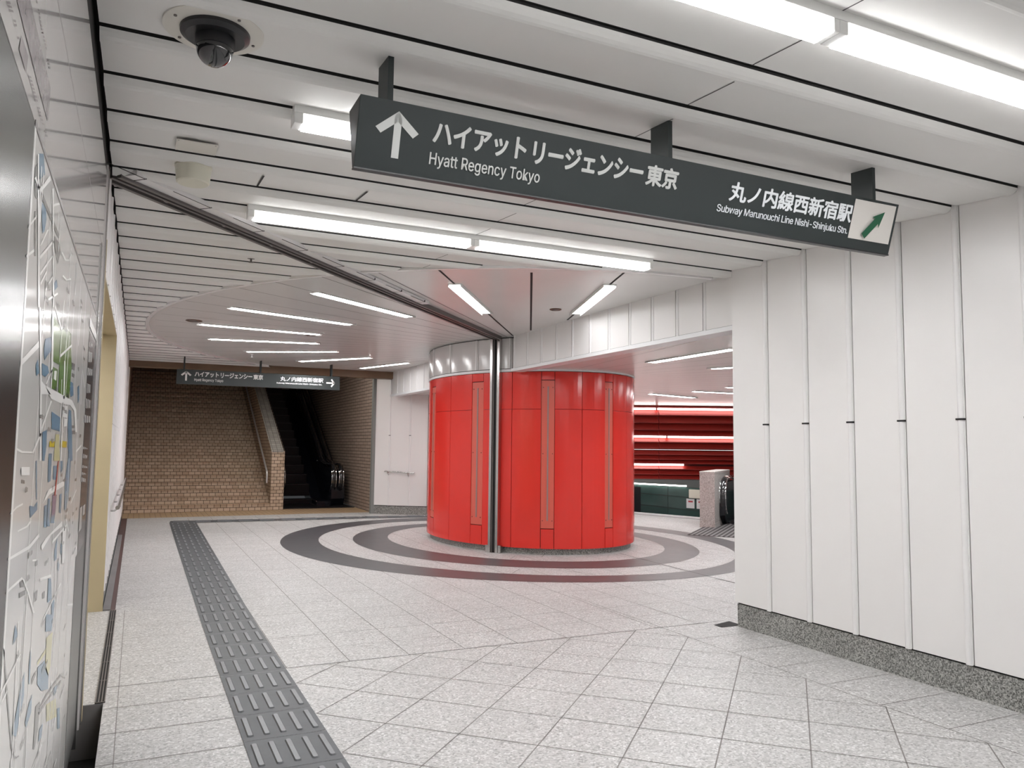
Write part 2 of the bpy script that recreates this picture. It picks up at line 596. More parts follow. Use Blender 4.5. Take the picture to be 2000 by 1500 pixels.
# ---- right wall of tall white panels
wr = MB()
ys = [5.29 - .4215 * k for k in range(0, 30)]
def ribwall(mb, x, ya, yb, z0, z1, rib=True, tick=1.70):
    """one panel from ya (far) to yb (near), facing -x, with a half-round rib and a dark joint at the near end"""
    mb.box(x, x + .05, yb + .008, ya, z0, z1, 'wall')
    mb.box(x + .012, x + .05, yb, yb + .008, z0, z1, 'dark')
    if rib:
        r = [(x + .002 - .016 * sin(t * pi / 6), yb + .034 - .022 * cos(t * pi / 6)) for t in range(7)]
        mb.prism(r, z0 - .004, z1, 'rib')
        if tick:
            mb.prism([(x - .0155, yb + .005), (x + .002, yb + .005), (x + .002, yb + .062), (x - .0155, yb + .062)], tick - .006, tick + .006, 'dark')
for a, b in zip(ys[:-1], ys[1:]):
    ribwall(wr, XR, a, b, .203, ZC + .01)
wr.box(XR, XR + .26, 5.29, 5.30, .203, 3.06, 'wall')
wr.box(XR + .05, XR + .26, YB, 5.29, 0, 3.2, 'wall')
struct('wall_right', wr, smooth=True)
bb = MB()
bb.box(XR + .012, XR + .06, YB, 5.285, 0, .190, 'plinth')
bb.box(XR + .022, XR + .06, YB, 5.285, .190, .205, 'dark')
struct('baseboard_right', bb)

# ---- white header between the round field and the side hall
hd = MB()
yh = [5.42 + .4125 * k for k in range(0, 12)]
for a, b in zip(yh[:-1], yh[1:]):
    hd.box(XF, XF + .16, a, b - .010, 2.60, ZC + .02, 'wall')
    hd.box(XF + .01, XF + .16, b - .010, b, 2.60, ZC + .02, 'dark')
    r = [(XF + .002 - .013 * sin(t * pi / 6), b - .034 - .020 * cos(t * pi / 6)) for t in range(7)]
    hd.prism(r, 2.596, ZC, 'rib')
hd.box(XF, XF + .16, 5.30, 5.42, 2.60, ZC + .02, 'wall')
hd.box(XF - .004, XF + .02, 5.31, yh[-1], 2.594, 2.602, 'dark')
hd.box(XF - .03, XF + .16, 5.305, yh[-1] + .02, 2.552, 2.594, 'lip')
struct('wall_header', hd, smooth=True)
h2 = MB()
XG = 4.905
yh = [16.30 - .42 * k for k in range(0, 9)]
for a, b in zip(yh[:-1], yh[1:]):
    h2.box(XG, XG + .12, b + .010, a, 2.585, ZC + .02, 'wall')
    h2.box(XG + .01, XG + .12, b, b + .010, 2.585, ZC + .02, 'dark')
    r = [(XG + .002 - .013 * sin(t * pi / 6), b + .034 - .020 * cos(t * pi / 6)) for t in range(7)]
    h2.prism(r, 2.58, ZC, 'rib')
h2.box(XG - .03, XG + .14, yh[-1], 16.34, 2.535, 2.58, 'lip')
struct('wall_header_far', h2, smooth=True)

# ---- side hall ceiling, its lining and hidden walls
sc = MB()
def hpoly(mb, pts, z, m, down=True):
    p = [(x, yy, z) for x, yy in pts]
    a = sum(p[i][0] * p[(i + 1) % len(p)][1] - p[(i + 1) % len(p)][0] * p[i][1] for i in range(len(p)))
    if (a > 0) == down:
        p.reverse()
    mb.face(p, m)
FWD = Vector((sin(YAW), cos(YAW), 0))
LR = Vector((cos(YAW), -sin(YAW), 0))
LD = 20.2                                   # distance of the red louvre wall along the view axis
def lou(s, d, z):
    v = FWD * (LD - d) + LR * s
    return (v.x, v.y, z)
hpoly(sc, [(XF + .1, 5.2), (15.5, 5.2), lou(7.4, .02, 0)[:2], lou(1.3, .02, 0)[:2], (6.2, 17.3), (XG + .1, 16.4), (XG + .1, 9.9), (XF + .1, 9.9)], 2.585, 'disc')
hall_center = Vector((5.75, 11.5, 0))
for k in range(-18, 8):
    u = radians(-90 + 7.5 * k + 90)
    d = Vector((cos(u), sin(u), 0))
    a, b = hall_center + d * 2.2, hall_center + d * 6.4
    if min(a.x, b.x) < XF + .1:
        continue
    n = Vector((-d.y, d.x, 0)) * .004
    sc.face([tuple((a - n).xy) + (2.5835,), tuple((a + n).xy) + (2.5835,), tuple((b + n).xy) + (2.5835,), tuple((b - n).xy) + (2.5835,)], 'seam')
struct('ceiling_side_hall', sc)
sw = MB()
sw.box(4.91, 15.5, 5.10, 5.2, 0, 2.75, 'wall')
sw.box(15.5, 15.6, 5.1, 16.0, 0, 2.75, 'wall')
struct('wall_side_hall', sw)
sw = MB()
sw.obox(lou(1.3, .1, 0), (-3.2, .2, 0), (0, .1, 0), (0, 0, 2.75), 'wall')
struct('wall_side_hall_end', sw)

# ---- far white wall set at an angle, with granite plinth
A, J1, J2, B = Vector((4.70, 16.88, 0)), Vector((4.985, 16.60, 0)), Vector((5.36, 16.32, 0)), Vector((5.68, 16.10, 0))
fw_ = MB()
fb = MB()
for p, q in ((A, J1), (J1, J2), (J2, B)):
    d = (q - p).normalized()
    n = Vector((-d.y, d.x, 0))
    if n.y < 0:
        n = -n
    fw_.obox(tuple(p + Vector((0, 0, .19))), d * ((q - p).length - .012), n * .06, (0, 0, 2.90), 'wall')
    if q != B:
        c = q - d * .02
        prof_ = [tuple(d * (.02 * cos(t * pi / 6)) - n * (.014 * sin(t * pi / 6))) for t in range(7)]
        fw_.extrude(prof_, c + Vector((0, 0, .19)), c + Vector((0, 0, 3.07)), 'rib')
        fw_.obox(tuple(c - d * .02 - n * .016 + Vector((0, 0, 1.70))), d * .04, n * .016, (0, 0, .012), 'dark')
    fb.obox(tuple(p + n * .006), d * (q - p).length, n * .05, (0, 0, .175), 'plinth')
    fb.obox(tuple(p + n * .014 + Vector((0, 0, .175))), d * (q - p).length, n * .04, (0, 0, .016), 'dark')
fw_.box(B.x, B.x + 2.6, B.y + .02, B.y + .1, 0, 2.75, 'wall')
fw_.box(B.x + .001, B.x + .03, B.y - .02, B.y + .06, 0, 2.75, 'dark')
struct('wall_far', fw_, smooth=True)
struct('baseboard_far', fb)

# ---- left wall: glossy white panels, recess, ribbed panels
lw = MB()
XW = -.21
lw.box(XW - .05, XW, YB, 4.85, 2.512, 2.925, 'glossw')
lw.box(XW - .05, XW, YB, 4.85, 2.128, 2.506, 'glossw')
lw.box(XW - .20, XW - .006, YB, 5.0, 2.926, 3.14, 'dark')
lw.box(XW - .2, XW - .025, 4.5, 16.4, 3.04, 3.14, 'dark')
# header above the recess and ribbed panels beyond it
def ribbed(ya, yb, z0, z1):
    lw.box(XW - .08, XW, ya, yb, z0, z1, 'wall')
    yy = ya + .03
    while yy < yb - .02:
        r = [(XW - .001 + .011 * sin(t * pi / 5), yy - .022 * cos(t * pi / 5)) for t in range(6)]
        lw.prism(r, z0 + .004, z1, 'rib')
        lw.box(XW, XW + .003, yy + .023, yy + .032, z0 + .004, z1, 'dark')
        yy += .4185
ribbed(4.99, 7.95, 2.47, 3.03)
ribbed(7.952, 17.55, .17, 3.03)
lw.box(XW, XW + .002, 7.96, 17.5, 1.655, 1.665, 'seam')
lw.box(XW - .08, XW - .01, 7.952, 17.55, 0, .172, 'plinth')
struct('wall_left', lw, smooth=True)
lk = MB()
lk.box(XW - .06, XW - .0135, YB, 4.86, .02, 2.92, 'seam')
struct('wall_left_backing', lk)
# the recess lined in beige
rc = MB()
rc.box(-1.25, XW - .0005, 7.943, 7.9515, 0, 2.468, 'beige')
rc.box(-1.25, XW - .085, 5.0, 7.95, 2.468, 2.52, 'beige')
rc.box(XW - .085, XW - .002, 5.0, 7.95, 2.462, 2.4695, 'beige')
rc.box(-1.3, -1.2, 4.9, 8.0, 0, 2.5, 'beige')
rc.box(-1.25, XW - .14, 4.93, 5.0, 0, 2.5, 'beige')
struct('wall_recess', rc)
wb = MB()
wb.box(-1.0, 5.0, YB - .1, YB, 0, 3.2, 'wall')
struct('wall_back', wb)

# ---- stairwell shell: beam, brick side walls
sb = MB()
sb.box(-.6, 4.98, YE, YE + .25, 2.915, 3.25, 'brown')
sb.box(-.3, 4.9, YE + .2, 18.0, 3.99, 4.1, 'brown')  # unseen soffit, added to carry the added stair lamp
struct('trim_2', sb)
br = MB()
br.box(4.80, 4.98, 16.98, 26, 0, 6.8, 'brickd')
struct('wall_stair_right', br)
bl = MB()
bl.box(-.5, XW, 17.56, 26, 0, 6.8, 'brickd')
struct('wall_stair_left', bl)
bt = MB()
bt.box(-.6, 5.1, 26, 26.2, 0, 6.8, 'brickd')
bt.box(-.6, 5.1, YE + .25, 26, 6.8, 6.9, 'brown')
bt.box(-.6, 5.1, YE + .1, YE + .2, 3.25, 6.9, 'brown')
struct('wall_stair_back', bt)
gp = MB()
gp.box(4.655, 4.80, 16.86, 16.98, 0, 3.06, 'greyband')
struct('trim_3', gp)

# ================================================================ THINGS
# ---- the red drum column
cx, cy = COL.cx, COL.cy
col = thing('column', 'large red enamelled round column with white cap and pale vertical slots', 'column', (cx, cy, 0))
mb = MB()
mb.prism(COL.poly(120), 0, .10, 'plinth')
mb.build('plinth', col, smooth=True, label='grey granite plinth')
RED = Ell(cx, cy, 2.045, 1.525, -86.26)
core = MB()
core.prism(RED.poly(120, -.03), .095, 2.57, 'redcore')
def skin(m, e, u0, u1, z0, z1, mtl, inset=.0, gap=.004, depth=.028):
    """curved panel between parameters u0..u1 (degrees)"""
    L = Vector(e.at(u0)) - Vector(e.at(u1))
    g = (u1 - u0) * gap / max(L.length, 1e-3)
    u0, u1 = u0 + g, u1 - g
    n = max(2, int((u1 - u0) / 2.0))
    for i in range(n):
        a, b = u0 + (u1 - u0) * i / n, u0 + (u1 - u0) * (i + 1) / n
        A0, B0 = e.at(a, -inset), e.at(b, -inset)
        A1, B1 = e.at(a, -inset - depth), e.at(b, -inset - depth)
        m.face([A0 + (z0,), B0 + (z0,), B0 + (z1,), A0 + (z1,)], mtl)
        m.face([A0 + (z1,), B0 + (z1,), B1 + (z1,), A1 + (z1,)], mtl)
        m.face([B0 + (z0,), A0 + (z0,), A1 + (z0,), B1 + (z0,)], mtl)
        if i == 0:
            m.face([A0 + (z0,), A0 + (z1,), A1 + (z1,), A1 + (z0,)], mtl)
        if i == n - 1:
            m.face([B0 + (z1,), B0 + (z0,), B1 + (z0,), B1 + (z1,)], mtl)
slots = [(-106.0, -99.2), (-67.4, -60.75), (-31.4, -24.9), (3.5, 9.4), (38.5, 44.8), (74, 80.5), (110, 116.5), (146, 152.5), (182, 188.5), (218, 224.5)]
joints = [-120.5, -82.5, -45.67, -10.65, 23.15, 59.5, 95.3, 131.3, 167.3, 203.3, 239.5]
ZB, ZT, ZS = .085, 2.555, 2.025
cuts = sorted([u for s in slots for u in s] + joints)
for a, b in zip(cuts, cuts[1:] + [cuts[0] + 360]):
    if any(abs(a - s[0]) < .01 for s in slots):
        skin(core, RED, a, b, ZB, .355, 'red')
        skin(core, RED, a, b, 2.44, ZT, 'red')
    else:
        skin(core, RED, a, b, ZB, ZS - .0025, 'red')
        skin(core, RED, a, b, ZS + .0025, ZT, 'red')
core.build('cladding', col, smooth=True, label='red enamel panels with dark joints')
for a, b in slots:
    s = MB()
    skin(s, RED, a, b, .365, 2.43, 'slot', .006, .002, .02)
    m_ = (a + b) / 2
    for z in (.47, 1.40, 2.33):
        for u in (a + (b - a) * .14, b - (b - a) * .14):
            p = RED.at(u, -.0045)
            s.lathe(p + (z,), [(.006, -.006), (.006, .006)], 'redcore', 8)
    so = s.build('light_slot', col, smooth=True, label='pale red slot panel')
    t = MB()
    skin(t, RED, m_ - .38, m_ + .38, .47, 2.345, 'slit', .002, .001, .008)
    t.build('slit', so, label='grey slit')
CAP = Ell(cx, cy, 2.05, 1.53, -86.26)
cp = MB()
cp.prism(CAP.poly(120, -.03), 2.56, 3.07, 'seam')
cj = [-101.8, -82.2, -63.8, -45.7, -41.2]
cj = cj + [-41.2 + 17.9 * k for k in range(1, 14)]
cj = [u for u in cj if u < 240] + [240, ]
for a, b in zip(cj, cj[1:] + [cj[0] + 360]):
    skin(cp, CAP, a, b, 2.608, 3.045, 'capw')
    p = Vector(CAP.at(b - 1.2, .002))
    cp.lathe((p.x, p.y, 2.608), [(.014, 0), (.014, .437)], 'rib', 10)
cp.build('cap_band', col, smooth=True, label='light grey enamel band at the top')
ct = MB()
for i in range(120):
    u, v = 3 * i, 3 * i + 3
    ct.face([CAP.at(u, .008) + (2.562,), CAP.at(v, .008) + (2.562,), CAP.at(v, .008) + (2.598,), CAP.at(u, .008) + (2.598,)], 'lip')
    ct.face([CAP.at(v, .008) + (2.562,), CAP.at(u, .008) + (2.562,), CAP.at(u, -.04) + (2.562,), CAP.at(v, -.04) + (2.562,)], 'lip')
    ct.face([CAP.at(u, .008) + (2.598,), CAP.at(v, .008) + (2.598,), CAP.at(v, -.04) + (2.598,), CAP.at(u, -.04) + (2.598,)], 'lip')
ct.build('cap_trim', col, smooth=True)

# ---- shutter guide: rail on the column and track on the ceiling
R0 = Vector((4.625, 10.235, 0))
gd = Vector((4.49, 10.04, 0)) - Vector((-.205, 5.0, 0))
gd.normalize()
gn = Vector((-gd.y, gd.x, 0))
nrm = Vector((-.8, -.6, 0))
tng = Vector((.6, -.8, 0))
rail = thing('shutter_guide_rail', 'dark steel shutter guide running down the red column and across the ceiling', 'guide rail', tuple(R0))
mb = MB()
for sgn in (-1, 1):
    mb.obox(tuple(R0 + tng * (.058 * sgn - .018) - nrm * .02), tng * .036, nrm * .075, (0, 0, 3.05), 'steel')
    mb.obox(tuple(R0 + tng * (.028 * sgn - .010) - nrm * .02), tng * .020, nrm * .055, (0, 0, 3.05), 'dsteel')
mb.obox(tuple(R0 - tng * .04 - nrm * .03), tng * .08, nrm * .05, (0, 0, 3.05), 'dark')
mb.build('post', rail, label='stainless post with a black slot')
for sgn in (-1, 1):
    f = MB()
    f.obox(tuple(R0 + tng * (.10 * sgn - .022) - nrm * .02), tng * .044, nrm * .07, (0, 0, .105), 'steel')
    f.build('foot', rail, bevel=.006)
mb = MB()
T0, T1 = Vector((-.205, 4.985, 0)), Vector((4.57, 10.13, 0))
for off, w, z0, z1, m in ((-.075, .03, 3.012, 3.06, 'dsteel'), (-.045, .032, 3.03, 3.07, 'dark'), (-.013, .026, 3.016, 3.06, 'dsteel'), (.013, .032, 3.03, 3.07, 'dark'), (.045, .03, 3.012, 3.06, 'dsteel')):
    mb.obox(tuple(T0 + gn * off + Vector((0, 0, z0))), T1 - T0, gn * w, (0, 0, z1 - z0), m)
mb.build('ceiling_track', rail, label='dark brown steel track on the ceiling')
mb = MB()
mb.obox(tuple(T0 - gn * .165 + gd * .02 + Vector((0, 0, 3.026))), (T1 - T0) * .60, gn * .088, (0, 0, .03), 'rib')
yj = 2.798 + P * 5
while yj < 8.0:
    t = (yj - T0.y) / gd.y
    c = T0 + gd * (t - .12) - gn * .165
    mb.obox(tuple(c + gn * .008 + Vector((0, 0, 3.0248))), gd * .34, gn * -.006, (0, 0, .002), 'dark')
    mb.obox(tuple(c + gd * .34 + Vector((0, 0, 3.0252))), gd * .008, gn * .09, (0, 0, .02), 'dark')
    yj += P
mb.build('border_strip', rail, label='pale border strip with black slots')

# ---- ceiling lights
def pendant_light(x0, y, label, tubes=2, L=1.6, group='white twin tube lights along the slats'):
    r = thing('ceiling_light', label, 'ceiling light', (x0 + L * tubes / 2, y, 3.03), group)
    b = MB()
    b.box(x0, x0 + L * tubes, y - .05, y + .05, 3.022, 3.075, 'tubee')
    b.build('housing', r)
    for i in range(tubes):
        t = MB()
        a, e = x0 + i * L + .045, x0 + (i + 1) * L - .03
        pr_ = [(0, -.048, .03), (0, -.048, -.005), (0, -.040, -.022), (0, .040, -.022), (0, .048, -.005), (0, .048, .03)]
        t.extrude(pr_, (a, y, 2.994), (e, y, 2.994), 'tubes')
        hs = t.build('lamp_body', r)
        t = MB()
        t.box(a, e, y - .043, y + .043, 2.970, 2.9715, 'tube')
        t.build('diffuser', hs, label='glowing white diffuser')
        for u, v in ((a - .045, a - .003), (e + .002, e + .03)):
            c = MB()
            c.box(u, v, y - .047, y + .047, 2.974, 3.024, 'tubee')
            c.build('end_cap', r, bevel=.004)
    return r
YL = [2.798 + P * k for k in range(-22, 7)]
rows = [(5.309, 'twin tube ceiling light nearest the round ceiling field, below the sign in view'), (3.635, 'twin tube ceiling light whose end shows left of the large sign'), (1.961, 'large twin tube ceiling light at the top right corner')]
for y_, lb in rows:
    pendant_light(.585, y_, lb)
for i, y_ in enumerate((.287, -1.387, -3.061, -4.735)):
    pendant_light(.585, y_, 'twin tube ceiling light in the corridor behind the viewpoint', group='tube lights behind the viewpoint')

def flush_light(a, b, z, label, group, w=.115, em='tuben', rim=.013):
    a, b = Vector(a + (0,)), Vector(b + (0,))
    d = (b - a).normalized()
    n = Vector((-d.y, d.x, 0))
    c = (a + b) / 2
    r = thing('flush_light', label, 'ceiling light', (c.x, c.y, z), group)
    f = MB()
    f.obox(tuple(a - n * (w / 2 + .008) + Vector((0, 0, z - .006))), b - a, n * (w + .016), (0, 0, .012), 'tubee')
    f.build('frame', r)
    t = MB()
    t.obox(tuple(a + d * .05 - n * (w / 2) + Vector((0, 0, z - .011))), (b - a) - d * .10, n * w, (0, 0, .006), em)
    t.build('diffuser', r, label='glowing white diffuser')
    k = MB()
    for s in (-1, 1):
        k.obox(tuple(a + n * (s * (w / 2 + .005) - .003) + Vector((0, 0, z - rim))), b - a, n * .006, (0, 0, rim), 'tubee')
    k.build('rim', r)
names = ['short tube light left of the middle seam above the red column', 'short tube light right of the middle seam by the white header',
         'tube light beside the dark ceiling track, nearest of the fan', 'second tube light of the fan, behind the one by the ceiling track',
         'third tube light of the fan, next to the bronze grille', 'fourth tube light of the fan, in front of the dark staircase',
         'fifth tube light of the fan, with its glare on the ceiling', 'sixth tube light of the fan, just above the far sign', 'seventh tube light of the fan, beside the far white header']
for i, ((a, b), nm) in enumerate(zip(LIGHTS, names)):
    flush_light(a, b, ZC - .002, nm, 'lights fanned out on the round ceiling', em='tuben' if i < 2 else ('tube' if i in (2, 3, 4) else ('tuben' if i == 8 else 'tubef')), rim=.028 if i < 2 else .013)
hall = [((5.83, 8.191), (5.79, 6.60), 'nearest tube light on the side hall ceiling, right under the header'), ((6.967, 8.408), (7.55, 6.90), 'second tube light of the side hall, cut off by the white wall'),
        ((9.487, 11.913), (11.08, 11.88), 'long tube light of the side hall before the red wall'), ((9.246, 12.96), (10.76, 13.45), 'farthest tube light of the side hall by the red column edge'),
        ((9.316, 10.794), (10.88, 10.45), 'small glimpse of a tube light in the side hall next to the wall edge')]
for a, b, nm in hall:
    flush_light(a, b, 2.583, nm, 'lights fanned out on the side hall ceiling', em='tubeh')
for u in (-50, -32):
    d = Vector((cos(radians(u)), sin(radians(u)), 0))
    p, q = hall_center + d * 3.5, hall_center + d * 5.1
    flush_light((p.x, p.y), (q.x, q.y), 2.583, 'tube light of the side hall hidden behind the white wall', 'hidden lights of the side hall', em='tubeh')
for u in (36, 56, 78):
    d = Vector((cos(radians(u)), sin(radians(u)), 0))
    p, q = hall_center + d * 3.0, hall_center + d * 4.3
    flush_light((p.x, p.y), (q.x, q.y), 2.583, 'tube light of the side hall hidden behind the red column', 'lights behind the column', em='tubeh')

flush_light((-.75, 5.6), (-.75, 7.5), 2.466, 'unseen tube light added inside the beige recess to brighten it', 'added recess light', em='tube')  # added lamp, out of view, to brighten the beige jamb
flush_light((.9, 17.1), (3.9, 17.1), 3.99, 'unseen tube light added behind the brown beam to brighten the stairs', 'added stairwell light', .2, 'tubew')  # added lamp, unseen above the beam, lifts the brightness of the steps

# ---- hanging signs
SANS = None
try:
    import os
    SANS = bpy.data.fonts.load(os.path.join(bpy.utils.system_resource('DATAFILES', path='fonts'), 'Inter.woff2'))
except Exception:
    SANS = None
def text_mesh(body, bold=0.0, spacing=1.0):
    c = bpy.data.curves.new('lettering', 'FONT')
    if SANS and body.isascii():
        c.font = SANS
    c.body = body
    c.size = 1.0
    c.space_character = spacing
    c.resolution_u = 4
    c.fill_mode = 'FRONT'
    o = bpy.data.objects.new('lettering', c)
    C.objects.link(o)
    dg = bpy.context.evaluated_depsgraph_get()
    me = bpy.data.meshes.new_from_object(o.evaluated_get(dg), depsgraph=dg)
    bpy.data.objects.remove(o)
    bpy.data.curves.remove(c)
    if bold:
        vs = [tuple(v.co) for v in me.vertices]
        fs = [tuple(p.vertices) for p in me.polygons]
        V, F = list(vs), list(fs)
        for k in range(8):
            dx, dy = bold * cos(k * pi / 4), bold * sin(k * pi / 4)
            n0 = len(V)
            V += [(x + dx, y + dy, -.0003 * (k + 1)) for x, y, z in vs]
            F += [tuple(i + n0 for i in f) for f in fs]
        me = bpy.data.meshes.new('lettering')
        me.from_pydata(V, [], F)
    return me

def place_mesh(me, name, parent, O, ex, ey, u0, u1, v0, v1, m, lift=.0015, shear=0.0):
    """fit the flat mesh into the box u0..u1, v0..v1 on the plane O, ex, ey"""
    xs = [v.co.x for v in me.vertices]
    ysv = [v.co.y for v in me.vertices]
    xa, xb, ya, yb = min(xs), max(xs), min(ysv), max(ysv)
    lift += .0028
    n = ex.cross(ey).normalized()
    base = Vector((0, 0, 0))
    r = parent
    while r:
        base += r.location
        r = r.parent
    for v in me.vertices:
        uu = u0 + (v.co.x - xa) / (xb - xa) * (u1 - u0)
        vv = v0 + (v.co.y - ya) / (yb - ya) * (v1 - v0)
        uu += shear * (vv - v0)
        v.co = O + ex * uu + ey * vv + n * (lift + v.co.z) - base
    me.materials.clear()
    me.materials.append(M[m])
    for p in me.polygons:
        p.material_index = 0
        p.use_smooth = False
    me.name = name
    o = bpy.data.objects.new(name, me)
    C.objects.link(o)
    o.parent = parent
    return o

def poly_on(name, parent, O, ex, ey, polys, m, lift, label=None):
    n = ex.cross(ey).normalized()
    b = MB()
    for p in polys:
        b.face([tuple(O + ex * u + ey * v + n * lift) for u, v in p], m)
    return b.build(name, parent, label=label)

def arrow_polys(w, h, t):
    """slim straight arrow pointing up in a w x h box, origin bottom middle: stem and two chevron bars"""
    s = t * 1.25
    return [[(-t / 2, 0), (t / 2, 0), (t / 2, h * .88), (0, h), (-t / 2, h * .88)],
            [(0, h), (-t * .05, h - s * 1.1), (-w / 2 + t * .75, h - w / 2 - t * .15), (-w / 2, h - w / 2 + t * .55)],
            [(0, h), (w / 2, h - w / 2 + t * .55), (w / 2 - t * .75, h - w / 2 - t * .15), (t * .05, h - s * 1.1)]]

def hanging_sign(loc, L, label, last, wedge):
    x, y, zt = loc
    r = thing('hanging_sign', label, 'sign', (x + L / 2, y, zt - .262), 'slate grey station signs')
    hw, hb, H = (.090, .012, .262) if wedge else (.05, .05, .262)
    b = MB()
    pf = [(0, -hw, H), (0, -hb, 0), (0, hb, 0), (0, hw, H)]
    b.extrude(pf, (x, y, zt - H), (x + L, y, zt - H), 'sign')
    b.face([(x - .0012, y - hw + .004, zt - .004), (x - .0012, y + hw - .004, zt - .004), (x - .0012, y + hb, zt - H + .004), (x - .0012, y - hb, zt - H + .004)], 'signside')
    b.box(x - .002, x + L + .002, y - hb - .003, y + hb + .003, zt - H - .006, zt - H, 'black')
    b.build('sign_body', r)
    hx = [.122, 1.48, 2.84]
    for q in hx:
        h = MB()
        h.box(x + q * L / 3.01 - .010, x + q * L / 3.01 + .013, y - .07, y + .07, zt - .02, 3.055, 'sign')
        h.build('hanger', r, label='flat dark grey hanger plate')
    O = Vector((x, y - hb, zt - H))
    ey = Vector((0, -(hw - hb), H))
    sl = ey.length
    ey.normalize()
    ex = Vector((1, 0, 0))
    k = L / 3.01
    T = lambda *a: [[(u * k, v) for u, v in p] for p in a]
    ar = [[(u + .158, v + .057) for u, v in p] for p in arrow_polys(.178, .181, .030)]
    poly_on('arrow', r, O, ex, ey, ar, 'letter', .0015, 'white up arrow')
    place_mesh(text_mesh('ハイアット', .034, .93), 'lettering', r, O, ex, ey, .306 * k, .728 * k, .137, .232, 'letter')
    place_mesh(text_mesh('リージェンシー', .034, .93), 'lettering', r, O, ex, ey, .760 * k, 1.330 * k, .134, .232, 'letter')
    place_mesh(text_mesh('東京', .034, .97), 'lettering', r, O, ex, ey, 1.348 * k, 1.528 * k, .131, .228, 'letter')
    place_mesh(text_mesh('Hyatt Regency Tokyo', .010), 'lettering', r, O, ex, ey, .302 * k, .808 * k, .044, .106, 'letter')
    if last == 'sticker':
        place_mesh(text_mesh('丸ノ内線西新宿駅', .026, .97), 'lettering', r, O, ex, ey, 1.842 * k, 2.675 * k, .130, .226, 'litter')
        place_mesh(text_mesh('Subway Marunouchi Line Nishi-Shinjuku Stn.', .009, .96), 'lettering', r, O, ex, ey, 1.781 * k, 2.667 * k, .062, .107, 'litter')
        n = ex.cross(ey).normalized()
        s = MB()
        for i in range(6):
            u0, u1 = 2.679 + .30 * i / 6, 2.679 + .30 * (i + 1) / 6
            l0, l1 = .003 + .010 * (i / 6) ** 2, .003 + .010 * ((i + 1) / 6) ** 2
            s.face([tuple(O + ex * u + ey * v + n * l) for u, v, l in ((u0, .053, l0), (u1, .053, l1), (u1, .259, l1), (u0, .259, l0))], 'sticker')
        so = s.build('arrow_sticker', r, label='white paper sheet taped over the right end')
        g = Vector((.127, .144)).normalized()
        w = Vector((-g.y, g.x))
        P0 = Vector((2.772, .074))
        ln = .192
        pg = [P0 + w * .019, P0 - w * .019, P0 - w * .019 + g * ln * .62, P0 - w * .040 + g * ln * .56, P0 + g * ln, P0 + w * .040 + g * ln * .56, P0 + w * .019 + g * ln * .62]
        poly_on('green_arrow', so, O, ex, ey, [[tuple(p) for p in pg]], 'green', .0165)
    else:
        place_mesh(text_mesh('丸ノ内線西新宿駅', .022, .97), 'lettering', r, O, ex, ey, 1.85 * k, 2.68 * k, .128, .216, 'litter')
        place_mesh(text_mesh('Subway Marunouchi Line Nishi-Shinjuku Stn.', .020, .96), 'lettering', r, O, ex, ey, 1.78 * k, 2.66 * k, .068, .104, 'litter')
        ra = [[(2.74 + v, .130 - u) for u, v in p] for p in arrow_polys(.165, .175, .030)]
        poly_on('arrow', r, O, ex, ey, T(*ra), 'litter', .0015, 'white right arrow')
    return r
hanging_sign((.72, 2.99, 2.85), 3.01, 'large slate hanging sign with a paper arrow stuck on its right end', 'sticker', True)
hanging_sign((.592, 15.4, 2.825), 2.96, 'slate hanging sign far back in front of the brown staircase', 'arrow', False)

# ---- tactile paving
tp = MB()
SX0, SX1 = .548, .968
pts = [(SX0, YB), (SX0, 9), (.575, 11.2), (.606, 16.22)]
def strip_x(y):
    return (.548 if y < 7 else .548 + (y - 7) * .0063, .962 if y < 7 else .962 + (y - 7) * .012)
yy = 15.98
rows_y = []
while yy > YB:
    rows_y.append(yy)
    yy -= .405
def bar(mb, c, d, w, l):
    d = Vector(d + (0,)).normalized()
    n = Vector((-d.y, d.x, 0))
    c = Vector(c + (0,))
    o = [c + d * a + n * b for a, b in ((-l, -w * .6), (-l + w * .4, -w), (l - w * .4, -w), (l, -w * .6), (l, w * .6), (l - w * .4, w), (-l + w * .4, w), (-l, w * .6))]
    ins = [c + (p - c) * 1.0 - d * math.copysign(.005, (p - c).dot(d)) - n * math.copysign(.005, (p - c).dot(n)) for p in o]
    m_ = mb.slot('tactb')
    i = len(mb.v)
    mb.v += [(p.x, p.y, .0055) for p in o] + [(p.x, p.y, .0115) for p in ins]
    for a in range(8):
        b = (a + 1) % 8
        mb.f.append((i + a, i + b, i + 8 + b, i + 8 + a)); mb.mi.append(mb.slot('tact'))
    mb.f.append(tuple(i + 8 + a for a in range(8))); mb.mi.append(m_)
for y0 in rows_y:
    a0, a1 = strip_x(y0 - .405)
    b0, b1 = strip_x(y0)
    tp.face([(a0, y0 - .402, .005), (a1, y0 - .402, .005), (b1, y0, .005), (b0, y0, .005)], 'tact')
    tp.face([(a0, y0 - .405, .004), (a1, y0 - .405, .004), (a1, y0 - .402, .004), (a0, y0 - .402, .004)], 'seam')
    for i in range(5):
        t = (i + .5) / 5
        xx = a0 + (a1 - a0) * t
        bar(tp, (xx + (b0 - a0) / 2, y0 - .2), (b0 - a0, .405), .0165, .148)
